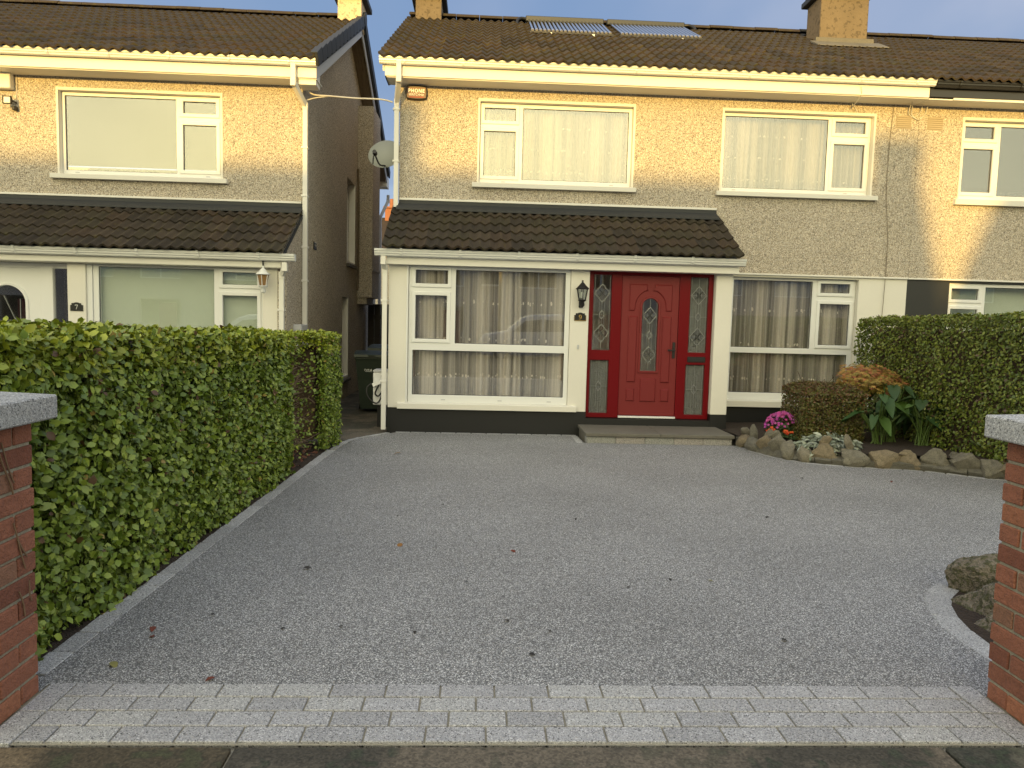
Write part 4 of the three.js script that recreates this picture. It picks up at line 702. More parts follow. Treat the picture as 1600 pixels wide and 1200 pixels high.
// ---- the side passage: bins, wall box, gate, far house
function bin(x, z, turn, label) {
  const t = thing('wheelie_bin', label, 'wheelie bin', [x, -0.176, z], 'wheelie bins in the side passage'), Bp = [], lv = [[0.19, 0.06, 0.2], [0.235, 0.55, 0.25], [0.27, 0.93, 0.31]];
  const gs = []; for (let i = 0; i < 2; i++) { const g = new THREE.CylinderGeometry(1, 1, lv[i + 1][1] - lv[i][1], 4, 1); g.rotateY(Math.PI / 4); const p = g.attributes.position; for (let k = 0; k < p.count; k++) { const l = p.getY(k) > 0 ? lv[i + 1] : lv[i]; p.setX(k, Math.sign(p.getX(k)) * (Math.abs(p.getX(k)) > 0.1 ? l[0] : 0)); p.setZ(k, Math.sign(p.getZ(k)) * (Math.abs(p.getZ(k)) > 0.1 ? l[2] : 0)); } g.translate(0, (lv[i][1] + lv[i + 1][1]) / 2, 0); const q = g.toNonIndexed(); q.computeVertexNormals(); gs.push(mUV(q)); }
  const add = (n, g, m) => { const o = shade(new THREE.Mesh(merge([].concat(g)), m)); o.name = n; t.add(o); return o; };
  add('body', gs.concat([bx(-0.285, 0.285, 0.9, 0.94, -0.325, 0.325, 0.01)]), M.binGreen);
  add('lid', [sweepX([[0.35, 0.945], [0.34, 0.985], [0.1, 1.03], [-0.2, 1.035], [-0.34, 0.99], [-0.34, 0.945]], -0.29, 0.29), bx(-0.06, 0.06, 0.965, 0.985, 0.34, 0.37, 0.005)], M.binGreen);
  add('handle', [rod([-0.24, 1.0, -0.4], [0.24, 1.0, -0.4], 0.015), rod([-0.2, 1.0, -0.4], [-0.2, 0.96, -0.32], 0.015), rod([0.2, 1.0, -0.4], [0.2, 0.96, -0.32], 0.015)], M.binGreen);
  for (const s of [-1, 1]) { const g = new THREE.CylinderGeometry(0.1, 0.1, 0.045, 16); g.rotateZ(Math.PI / 2); g.translate(s * 0.22, 0.1, -0.24); add('wheel', g, M.black); }
  const L = shade(new THREE.Mesh(new THREE.PlaneGeometry(0.16, 0.075), std({ roughness: 0.5, transparent: true, map: textTex(160, 75, (c) => { c.clearRect(0, 0, 160, 75); c.fillStyle = '#d8dcd8'; c.font = 'bold 44px sans-serif'; c.fillText('PaN', 6, 44); c.beginPath(); c.moveTo(98, 44); c.lineTo(122, 6); c.lineTo(134, 44); c.fill(); c.fillRect(22, 54, 116, 6); }) }))); L.name = 'lettering'; L.position.set(-0.05, 0.72, 0.292); L.rotation.x = -0.12; t.add(L);
  t.rotation.y = turn; return t;
}
bin(-1.82, -12.75, 0.08, 'dark green wheelie bin in the side passage, the one in front');
bin(-1.66, -13.6, -0.05, 'dark green wheelie bin in the side passage, half hidden behind another bin').scale.setScalar(1.08);
{
  const t = thing('charging_box', 'white wall box with looped black cable beside the porch downpipe', 'wall box', [-1.38, 0.1, -10.85]);
  part(t, 'casing', bx(-1.53, -1.273, 0.165, 0.64, -11.05, -10.75, 0.012), M.pvc); part(t, 'lid', bx(-1.53, -1.27, 0.642, 0.675, -11.06, -10.74, 0.008), M.pvcGrey);
  part(t, 'cable', [tube([[-1.42, 0.52, -10.73], [-1.46, 0.42, -10.7], [-1.49, 0.33, -10.7], [-1.45, 0.3, -10.7], [-1.4, 0.36, -10.7], [-1.38, 0.5, -10.7], [-1.4, 0.6, -10.71]], 0.012, 36, 6), tube([[-1.4, 0.5, -10.72], [-1.4, 0.3, -10.69], [-1.46, 0.2, -10.68], [-1.53, 0.22, -10.69], [-1.6, 0.3, -10.7], [-1.61, 0.42, -10.72], [-1.55, 0.48, -10.74]], 0.011, 40, 6)], M.black);
  part(t, 'plug', bar([-1.53, 0.455, -10.7], [-1.42, 0.5, -10.72], 0.05, 0.045), M.pvc);
  part(t, 'pedestal', bx(-1.48, -1.28, -0.18, 0.16, -11.0, -10.85), M.black);
}
{
  const t = thing('side_gate', 'tall dark timber gate closing the side passage behind the bins', 'gate', [-1.98, -0.17, -17.6]);
  for (let i = 0; i < 9; i++) part(t, 'plank', bx(-2.64 + i * 0.148, -2.495 + i * 0.148, -0.12, 1.75, -17.62, -17.6, 0.004), M.timber);
  part(t, 'rail', [bx(-2.64, -1.3, 0.3, 0.4, -17.67, -17.621), bx(-2.64, -1.3, 1.4, 1.5, -17.67, -17.621)], M.timber);
}
{
  const t = thing('distant_house', 'distant sunlit house with brick chimney seen in the gap', 'house', [-7, -0.2, -46]), ey = 5.1, ry = 7.4, rz = -45;
  part(t, 'wall', bx(-12, -4.9, -0.25, ey, -49, -41), M.dash);
  const rf = part(t, 'roof', sweepX([[-40.7, ey - 0.1], [rz, ry], [-49.3, ey - 0.1]], -12.2, -4.8), M.tile[3]);
  part(rf, 'chimney', [bx(-5.75, -5.05, 6.6, 7.95, -45.4, -44.6, 0.02), bx(-5.85, -4.95, 7.9, 8.0, -45.5, -44.5, 0.02)], M.brick[2]); part(rf, 'chimney_pot', rod([-5.4, 8.0, -45], [-5.4, 8.5, -45], 0.15, 0.11, 10), M.brick[2]);
}
// ------------------------------------------------------------------ across the street: what casts the evening shade and shows in the glass
function opposite(x0, x1, chim, label, rid = 7.9, dz = 0) {
  const t = thing('house', label, 'house', [(x0 + x1) / 2, -0.15, 24], 'houses across the street'), zf = 23 + dz, zb = 31 + dz, ey = 5.3, zr = 27 + dz;
  const holes = [[x0 + 1, x0 + 3.3, 3.4, 4.7], [x1 - 3.3, x1 - 1, 3.4, 4.7], [x0 + 1, x0 + 3.3, 0.8, 2.2]];
  const wall = plate(x0, x1, -0.3, ey, holes, 0, 0.28); wall.rotateY(Math.PI); wall.translate(x0 + x1, 0, zf); part(t, 'front_wall', wall, M.dash);
  part(t, 'side_wall', [bx(x0, x0 + 0.25, -0.3, ey, zf + 0.3, zb), bx(x1 - 0.25, x1, -0.3, ey, zf + 0.3, zb), bx(x0 + 0.25, x1 - 0.25, -0.3, ey, zb - 0.25, zb)], M.dash);
  const rf = part(t, 'roof', sweepX([[zf - 0.35, ey - 0.05], [zr, rid], [zb + 0.35, ey - 0.05]], x0, x1), M.tile[0]);
  for (const [a, b, y] of chim) part(rf, 'chimney', [bx(a, b, 7.0, y, zr - 0.4, zr + 0.3), bx(a - 0.06, b + 0.06, y, y + 0.1, zr - 0.46, zr + 0.36)], M.chimney);
  for (const q of holes) { const w = part(t, 'window', (() => { const g = plate(x0 + x1 - q[1], x0 + x1 - q[0], q[2], q[3], [[x0 + x1 - q[1] + 0.06, x0 + x1 - (q[0] + q[1]) / 2 - 0.03, q[2] + 0.06, q[3] - 0.06], [x0 + x1 - (q[0] + q[1]) / 2 + 0.03, x0 + x1 - q[0] - 0.06, q[2] + 0.06, q[3] - 0.06]], 0, 0.06); g.rotateY(Math.PI); g.translate(x0 + x1, 0, zf + 0.1); return g; })(), M.pvc); part(w, 'pane', bx(q[0] + 0.03, q[1] - 0.03, q[2] + 0.03, q[3] - 0.03, zf + 0.13, zf + 0.132), M.glass); }
  part(t, 'door', bx(x1 - 2.2, x1 - 1.2, -0.15, 2.0, zf - 0.05, zf - 0.001, 0.01), M.redDoor);
  part(t, 'fascia', bx(x0, x1, ey - 0.25, ey - 0.06, zf - 0.36, zf - 0.33), M.pvcMat);
}
opposite(-32.6, -24.5, [[-28.9, -28.1, 8.5]], 'house across the street at the far end of its row, with a narrow chimney', 7.75);
opposite(-24.5, -16.4, [], 'chimneyless house across the street beside the end house', 7.75);
opposite(-16.4, -8.3, [], 'chimneyless house across the street sharing the wide chimney of its neighbour', 7.75);
opposite(-8.3, 0.02, [[-9.0, -7.75, 8.62], [-0.78, -0.06, 8.35]], 'house across the street with a wide and a narrow chimney', 7.75);
opposite(1.25, 9.3, [], 'house across the street on the right of the sunlit gap', 7.75);
opposite(9.3, 17.4, [[12.6, 13.6, 8.6]], 'house across the street with one chimney in the middle', 7.75);
opposite(17.4, 25.5, [], 'house across the street between the two with a middle chimney', 7.75);
opposite(25.5, 33.6, [[29, 30, 8.6], [32.5, 33.2, 8.6]], 'end house across the street with two broad chimneys', 7.75);
opposite(33.6, 41.7, [], 'house across the street just past the one with two broad chimneys', 7.75);
opposite(41.7, 49.8, [[45, 45.8, 8.5]], 'last house across the street with a slim middle chimney', 7.75);
opposite(-9, 9, [], 'broad house in the next street, seen through the gap across the street', 7.6, 34);
struct('far_footpath', bx(-60, 60, -0.3, -0.02, 10, 12.4), M.concrete);

// cars parked across the road, mirrored in the ground floor windows
function car(x, z, h, paint, label) {
  const t = thing('parked_car', label, 'car', [x, -0.12, z], 'cars parked across the road'), y0 = -0.12, k = h / 1.5, s = new THREE.Shape(), P = [[-2.1, 0.3], [-2.15, 0.62], [-2.0, 0.8], [-1.15, 0.92], [-0.55, 1.36], [-0.2, 1.46], [0.9, 1.5], [1.45, 1.42], [1.95, 0.98], [2.12, 0.85], [2.15, 0.35], [2.0, 0.26], [-1.95, 0.26]];
  const mk = (pts, d, zf, b) => { const q = new THREE.Shape(pts.map(([a, c]) => new THREE.Vector2(a, c * k))), g = new THREE.ExtrudeGeometry(q, { depth: d, bevelEnabled: true, bevelSize: b, bevelThickness: b, bevelSegments: 3 }); g.translate(x, y0, zf); return mUV(toCreasedNormals(g.index ? g.toNonIndexed() : g, 0.6)); };
  part(t, 'body', mk(P, 1.5, z - 0.75, 0.1), new THREE.MeshPhysicalMaterial({ color: paint, roughness: 0.35, clearcoat: 1, clearcoatRoughness: 0.05 }));
  const W = [[[-0.95, 0.97], [-0.45, 1.33], [0.2, 1.39], [0.2, 0.99]], [[0.28, 0.99], [0.28, 1.39], [1.2, 1.36], [1.55, 1.02]]];
  for (const side of [-1, 1]) for (const w of W) part(t, 'side_window', mk(w, 0.004, z + side * 0.853 - 0.002, 0.001), M.black);
  for (const dx of [-1.35, 1.3]) for (const side of [-1, 1]) { const w = part(t, 'wheel', rod([x + dx, y0 + 0.32, z + side * 0.72], [x + dx, y0 + 0.32, z + side * 0.89], 0.32, 0.32, 24), M.black); part(w, 'rim', rod([x + dx, y0 + 0.32, z + side * 0.88], [x + dx, y0 + 0.32, z + side * 0.9], 0.2, 0.19, 16), M.steel); }
  for (const side of [-1, 1]) { part(t, 'headlight', bx(x - 2.27, x - 2.2, y0 + 0.62 * k, y0 + 0.76 * k, z + side * 0.6 - 0.14, z + side * 0.6 + 0.14, 0.01), M.lampGlass); part(t, 'tail_light', bx(x + 2.2, x + 2.26, y0 + 0.7 * k, y0 + 0.88 * k, z + side * 0.65 - 0.1, z + side * 0.65 + 0.1, 0.01), M.redFrame); }
}
car(-8.6, 8.6, 1.5, lin(0.7, 0.7, 0.7), 'white car parked across the road opposite number 7');
car(2.2, 8.6, 1.78, lin(0.5, 0.51, 0.53), 'tall silver car parked across the road opposite the red door');
{
  const t = thing('wall_tag', 'small dark plate with pale rim beside the downpipe on the gable of number 7', 'plate', [-2.68, 2.55, -12.13]);
  part(t, 'plate', bx(-2.68, -2.665, 2.49, 2.61, -12.22, -12.04, 0.004), M.black); part(t, 'rim', [bx(-2.668, -2.662, 2.595, 2.608, -12.2, -12.06), bx(-2.666, -2.662, 2.54, 2.57, -12.10, -12.085), bx(-2.666, -2.662, 2.54, 2.57, -12.18, -12.165)], M.cable);
}

// ------------------------------------------------------------------ gate pillars
{
  const R = rng(301), L = 0.215, W = 0.1025, h = 0.0665, pitch = 0.0785;
  const gs = (w, d) => Array.from({ length: 4 }, () => mUV(bx(-w / 2, w / 2, 0, h, -d / 2, d / 2, 0.004), R() * 2, R() * 2));
  const along = gs(W, L), across = gs(L, W);
  const S = 0.3275, C = 13;
  for (const [px, cap, label, shift] of [[-1.605 - S, [-1.605 - S - 0.075, -1.53, -2.747, -2.31], 'red brick gate pillar with grey granite cap beside the long hedge', 0], [2.01, [1.932, 2.01 + S + 0.075, -2.722, -2.29], 'red brick gate pillar with pale granite cap beside the mossy rock', 1]]) {
    const zf = shift ? -2.70 : -2.714, t = thing('gate_pillar', label, 'gate pillar', [px + S / 2, 0, zf + S / 2], 'gate pillars');
    part(t, 'mortar_core', bx(px + 0.008, px + S - 0.008, -0.05, C * pitch + 0.006, zf + 0.008, zf + S - 0.008), M.mortar);
    for (let c = 0; c < C; c++) {
      const y = c * pitch + 0.004, m = () => M.brick[R() < 0.55 ? 0 : Math.floor(R() * 5)], j = () => (R() - 0.5) * 0.005;
      const lay = (g, x, z, d) => piece(t, 'brick', g[Math.floor(R() * 4)], m(), [px + x + j(), y, zf + z + j()], [0, (R() - 0.5) * 0.012, (R() - 0.5) * 0.008]);
      if ((c + shift) % 2) { lay(across, L / 2, W / 2); lay(along, S - W / 2, L / 2); lay(across, S - L / 2, S - W / 2); lay(along, W / 2, S - L / 2); }
      else { lay(across, S - L / 2, W / 2); lay(along, S - W / 2, S - L / 2); lay(across, L / 2, S - W / 2); lay(along, W / 2, L / 2); }
    }
    const [a, b, c, d] = cap, y0 = C * pitch + 0.008, y1 = y0 + 0.086, ap = 0.035, mx = (a + b) / 2, mz = (c + d) / 2;
    const capG = [bx(a, b, y0, y1, c, d, 0.006)], P = []; const tri = (p, q, r) => P.push(...p, ...q, ...r), k = 0.006;
    const A = [a + k, y1 - 0.0005, c + k], B = [b - k, y1 - 0.0005, c + k], Cc = [b - k, y1 - 0.0005, d - k], D = [a + k, y1 - 0.0005, d - k], T0 = [mx, y1 + ap, mz]; tri(A, T0, B); tri(B, T0, Cc); tri(Cc, T0, D); tri(D, T0, A);
    const g = new THREE.BufferGeometry(); g.setAttribute('position', new THREE.Float32BufferAttribute(P, 3)); g.computeVertexNormals(); capG.push(mUV(g));
    part(t, 'cap', capG, surf(T.granite, 0.0008, { roughness: 0.7, color: shift ? lin(0.95, 0.96, 0.97) : lin(0.8, 0.81, 0.81) }));
    if (!shift) part(t, 'dried_creeper', [tube([[-1.598, 0.98, -2.50], [-1.597, 0.9, -2.53], [-1.597, 0.82, -2.57], [-1.598, 0.78, -2.585]], 0.0035, 20, 5), tube([[-1.598, 0.97, -2.53], [-1.597, 0.88, -2.56], [-1.598, 0.82, -2.59]], 0.003, 16, 5), tube([[-1.598, 0.68, -2.58], [-1.597, 0.6, -2.61], [-1.598, 0.54, -2.65]], 0.003, 16, 5), tube([[-1.598, 0.62, -2.6], [-1.597, 0.55, -2.62], [-1.598, 0.5, -2.64]], 0.003, 16, 5), tube([[-1.598, 0.43, -2.6], [-1.597, 0.38, -2.62], [-1.598, 0.33, -2.63]], 0.003, 16, 5), tube([[-1.598, 0.45, -2.66], [-1.597, 0.40, -2.66], [-1.598, 0.37, -2.67]], 0.0025, 12, 5)], std({ color: lin(0.2, 0.13, 0.08), roughness: 0.9 }));
  }
}

// ------------------------------------------------------------------ plants
function leafGeo(w, curl = 0.06) {                      // unit leaf along +z, face up, folded along the midrib
  const V = [[0, 0, 0], [-w * 0.42, 0.05, 0.28], [-w * 0.46, 0.045, 0.62], [0, -curl, 1], [w * 0.46, 0.045, 0.62], [w * 0.42, 0.05, 0.28], [0, 0, 0.3], [0, 0.005, 0.66]], I = [0, 6, 1, 1, 6, 7, 1, 7, 2, 2, 7, 3, 0, 5, 6, 5, 7, 6, 5, 4, 7, 4, 3, 7];
  const g = new THREE.BufferGeometry(); g.setAttribute('position', new THREE.Float32BufferAttribute(V.flat(), 3)); g.setIndex(I); g.computeVertexNormals(); g.setAttribute('uv', new THREE.Float32BufferAttribute(V.map((v) => [v[0], v[2]]).flat(), 2)); return g;
}
const up = new THREE.Vector3(0, 1, 0);
// many small copies: each sample gives [position, outward normal, size, colour]
function swarm(parent, name, n, geo, mat, seed, sample) {
  const R = rng(seed), b = baseOf(parent), im = new THREE.InstancedMesh(geo, mat, n), m = new THREE.Matrix4(), q = new THREE.Quaternion(), s = new THREE.Vector3(), X = new THREE.Vector3(), Y = new THREE.Vector3(), Z = new THREE.Vector3(), c = new THREE.Color();
  for (let i = 0; i < n; i++) {
    const [p, nrm, size, col, dir, jit = 0.7] = sample(R, i);
    Y.set(nrm[0] + (R() - 0.5) * 2 * jit, nrm[1] + (R() - 0.5) * 2 * jit, nrm[2] + (R() - 0.5) * 2 * jit).normalize();
    if (dir) Z.set(dir[0], dir[1], dir[2]); else Z.set(R() - 0.5, R() - 0.5, R() - 0.5);
    Z.addScaledVector(Y, -Z.dot(Y)).normalize(); X.crossVectors(Y, Z);
    m.makeBasis(X, Y, Z); m.scale(s.setScalar(size)); m.setPosition(p[0] - b.x, p[1] - b.y, p[2] - b.z);
    im.setMatrixAt(i, m); im.setColorAt(i, c.setRGB(...col));
  }
  im.name = name; im.userData.kind = 'stuff'; shade(im); parent.add(im); return im;
}
const leafMat = (o = {}) => std({ color: 0xffffff, roughness: 0.5, side: THREE.DoubleSide, ...o });
const grad = (R, list) => { const k = R() * (list.length - 1), i = Math.floor(k), t = k - i, a = list[i], b = list[Math.min(i + 1, list.length - 1)], v = 0.8 + 0.4 * R(); return [lerp(a[0], b[0], t) * v, lerp(a[1], b[1], t) * v, lerp(a[2], b[2], t) * v]; };
const wob = (x, y, z) => Math.sin(x * 5.1 + z * 3.7) * 0.5 + Math.sin(y * 6.3 + z * 5.2 + 1.3) * 0.5 + Math.sin(z * 9.1 - y * 4.4 + x * 3) * 0.4;
// points on the skin of a clipped block; top(z) is its height. faces: weights for +x, -x, +z, -z, top
function blockSample(R, o) {
  const [x0, x1, z0, z1] = o.box, zz = () => lerp(z0, z1, R()), H = (z) => o.top(z) - o.bottom(z), w = o.faces; let t = R() * (w[0] + w[1] + w[2] + w[3] + w[4]), p, n;
  const v = () => Math.pow(R(), 0.92);
  if ((t -= w[0]) < 0) { const z = zz(), k = v(); p = [x1, o.bottom(z) + H(z) * k, z]; n = [1, 0.25, 0]; }
  else if ((t -= w[1]) < 0) { const z = zz(); p = [x0, o.bottom(z) + H(z) * v(), z]; n = [-1, 0.25, 0]; }
  else if ((t -= w[2]) < 0) { p = [lerp(x0, x1, R()), o.bottom(z1) + H(z1) * v(), z1]; n = [0, 0.25, 1]; }
  else if ((t -= w[3]) < 0) { p = [lerp(x0, x1, R()), o.bottom(z0) + H(z0) * v(), z0]; n = [0, 0.25, -1]; }
  else { const z = zz(); p = [lerp(x0, x1, R()), o.top(z), z]; n = [0, 1, 0]; }
  const depth = Math.pow(R(), 1.6) * o.depth, bump = o.bump * wob(p[0] * 1.3, p[1] * 1.3, p[2] * 1.3);
  const k = bump - depth; p[0] += n[0] * k; p[2] += n[2] * k; if (n[1] === 1) p[1] += k;
  // round the shoulders
  const rr = o.round ?? 0.12, ty = o.top(p[2]); for (const [ax, lo, hi] of [[0, x0, x1], [2, z0, z1]]) { const d = Math.min(p[ax] - lo, hi - p[ax]); if (d < rr) p[1] = Math.min(p[1], ty + 0.02 - (rr - Math.max(d, 0)) * (rr - Math.max(d, 0)) / rr * 0.6); }
  return [p, n, depth];
}
function blockCore(o, inset, y0 = 0.1) {               // the dense twiggy inside of a hedge
  const [x0, x1, z0, z1] = o.box, g = new THREE.BoxGeometry(x1 - x0 - 2 * inset, 1, z1 - z0 - 2 * inset, 8, 10, 30), p = g.attributes.position;
  for (let i = 0; i < p.count; i++) { const x = p.getX(i) + (x0 + x1) / 2, z = p.getZ(i) + (z0 + z1) / 2, t = p.getY(i) + 0.5, y = lerp(o.bottom(z) + y0, o.top(z) - inset, t), k = 0.035 * wob(x * 3, y * 3, z * 3); p.setXYZ(i, x + k, y + (t > 0.9 ? k : 0), z + k); }
  g.computeVertexNormals(); return mUV(g);
}
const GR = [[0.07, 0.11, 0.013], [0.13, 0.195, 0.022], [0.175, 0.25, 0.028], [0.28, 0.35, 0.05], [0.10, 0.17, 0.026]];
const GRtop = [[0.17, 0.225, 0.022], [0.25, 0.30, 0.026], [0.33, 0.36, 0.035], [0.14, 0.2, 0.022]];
M.twig = std({ color: lin(0.085, 0.058, 0.036), roughness: 0.95 });
M.hedgeCore = M.twig;
function twigs(parent, n, seed, at, mat = M.twig, name = 'twigs') {
  const R = rng(seed), gs = [];
  for (let i = 0; i < n; i++) { const [a, d, len, r] = at(R), q = [a]; let p = [...a], v = [...d]; for (let k = 0; k < 3; k++) { p = [p[0] + v[0] * len / 3, p[1] + v[1] * len / 3, p[2] + v[2] * len / 3]; q.push(p); v = [v[0] + (R() - 0.5) * 0.9, v[1] + (R() - 0.5) * 0.9, v[2] + (R() - 0.5) * 0.9]; } gs.push(tube(q, r * (0.6 + 0.8 * R()), 6, 4)); }
  const m = part(parent, name, gs, mat); m.userData.kind = 'stuff'; return m;
}
const gHedge = leafGeo(0.7), gSmall = leafGeo(0.62);
{
  const top = (z) => lerp(1.335, 1.215, clamp((-2.8 - z) / 6.2)), bot = (z) => gy(z) + 0.02;
  const h1 = thing('hedge', 'long clipped green hedge beside the red brick pillar', 'hedge', [-2.19, 0, -5], 'clipped hedges');
  const o1 = { box: [-2.56, -1.775, -7.15, -2.8], top, bottom: (z) => gy(z) - 0.01, faces: [6.6, 0.6, 0.9, 1.0, 3.6], depth: 0.19, bump: 0.03, round: 0.1 };
  part(h1, 'inner_branches', blockCore(o1, 0.19), M.hedgeCore);
  twigs(h1, 260, 401, (R) => { const z = lerp(-7.3, -2.85, R()), y = bot(z) + R() * 1.2; return [[-2.0 + R() * 0.05, y, z], [0.5 * R(), 0.8, (R() - 0.5)], 0.16, 0.0032]; });
  const S = (o, big) => (R) => {
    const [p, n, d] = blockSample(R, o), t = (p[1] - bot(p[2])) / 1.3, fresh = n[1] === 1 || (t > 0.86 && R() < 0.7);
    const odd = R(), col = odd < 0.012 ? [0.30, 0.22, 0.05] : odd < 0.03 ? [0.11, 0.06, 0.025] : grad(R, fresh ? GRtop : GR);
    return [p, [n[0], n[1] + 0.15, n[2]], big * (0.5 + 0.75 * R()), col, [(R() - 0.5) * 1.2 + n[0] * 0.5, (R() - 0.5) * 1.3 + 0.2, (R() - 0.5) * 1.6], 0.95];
  };
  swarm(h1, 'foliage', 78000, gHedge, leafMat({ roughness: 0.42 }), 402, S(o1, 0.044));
  const h2 = thing('hedge', 'shorter hedge block beyond the bare gap, ending by the side passage', 'hedge', [-2.15, -0.12, -8.5], 'clipped hedges');
  const o2 = { box: [-2.5, -1.725, -9.25, -8.42], top, bottom: bot, faces: [4, 0.4, 0.55, 1.6, 3], depth: 0.1, bump: 0.025, round: 0.08 }, o3 = { box: [-2.66, -2.0, -8.5, -7.05], top, bottom: (z) => bot(z) + 1.12, faces: [1.4, 0.4, 0, 0, 4], depth: 0.1, bump: 0.03, round: 0.06 };
  part(h2, 'inner_branches', blockCore(o2, 0.18), M.hedgeCore);
  swarm(h2, 'foliage', 17000, gHedge, leafMat({ roughness: 0.42 }), 403, S(o2, 0.038));
  swarm(h2, 'thin_foliage', 4200, gHedge, leafMat({ roughness: 0.42 }), 404, S(o3, 0.04));
  swarm(h2, 'stray_leaves', 110, gHedge, leafMat({ roughness: 0.42 }), 405, (R) => [[-2.25 + R() * 0.5, bot(-7.8) + 0.05 + R() * R() * 1.0, lerp(-8.45, -7.15, R())], [0.8, 0.5, 0.1], 0.045 * (0.7 + 0.6 * R()), grad(R, R() < 0.3 ? GRtop : GR)]);
  twigs(h2, 230, 406, (R) => { const z = lerp(-8.5, -7.1, R()), y = bot(z) + 0.05 + R() * 1.05; return [[-2.42 + R() * 0.35, y, z], [0.55, 0.7 * (R() - 0.15), (R() - 0.5) * 1.6], 0.22 + 0.25 * R(), 0.0042]; }, std({ color: lin(0.15, 0.105, 0.07), roughness: 0.95 }), 'bare_branches');
  twigs(h2, 14, 408, (R) => { const z = lerp(-8.15, -7.3, R()); return [[-2.3 + R() * 0.25, bot(z), z], [0.2 * (R() - 0.5), 1, 0.5 * (R() - 0.5)], 0.95, 0.011]; }, M.twig, 'stems');
  struct('hedge_soil', sheet([[-2.75, -2.75], [-1.755, -2.75], [-1.752, -8.66], [-1.7, -9.3], [-2.6, -9.4]], 0.0), M.soil);
  { const g0 = new THREE.Group(); g0.name = 'leaf_litter'; g0.userData = { kind: 'stuff', label: 'brown fallen leaves on the soil in the hedge gap' }; scene.add(g0); swarm(g0, 'dead_leaves', 260, gHedge, leafMat({ roughness: 0.9 }), 409, (R) => { const z = lerp(-8.5, -7.0, R()); return [[lerp(-2.5, -1.8, R()), gy(z) + 0.015 + 0.03 * R(), z], [0, 1, 0], 0.05, grad(R, [[0.10, 0.035, 0.02], [0.16, 0.06, 0.03], [0.05, 0.03, 0.02]])]; }); }
  // the privet hedge on the right
  const h3 = thing('hedge', 'dark clipped hedge on the boundary behind the flower bed', 'hedge', [6.0, -0.1, -8.2], 'clipped hedges'), top3 = (z) => 1.635 + 0.012 * (z + 8), b3 = (z) => gy(z) + 0.05;
  const o4 = { box: [5.56, 6.4, -10.75, -6.2], top: top3, bottom: b3, faces: [0.6, 6, 0.8, 1.3, 3], depth: 0.12, bump: 0.04, round: 0.1 };
  part(h3, 'inner_branches', blockCore(o4, 0.18), M.hedgeCore);
  twigs(h3, 420, 411, (R) => { const z = lerp(-10.6, -6.3, R()); return [[5.75, b3(z) + R() * 1.5, z], [-0.6, 0.8 * R(), R() - 0.5], 0.2, 0.003]; });
  const G3 = [[0.055, 0.085, 0.012], [0.105, 0.15, 0.018], [0.15, 0.19, 0.025], [0.2, 0.22, 0.034]], G3t = [[0.12, 0.16, 0.018], [0.17, 0.2, 0.022], [0.10, 0.14, 0.016]];
  swarm(h3, 'foliage', 42000, gSmall, leafMat({ roughness: 0.45 }), 412, (R) => { const [p, n, d] = blockSample(R, o4), u = R(); return [p, n, 0.036 * (0.65 + 0.7 * R()), u < 0.07 ? [0.09, 0.055, 0.025] : grad(R, n[1] === 1 ? G3t : G3), null, 0.8]; });
}
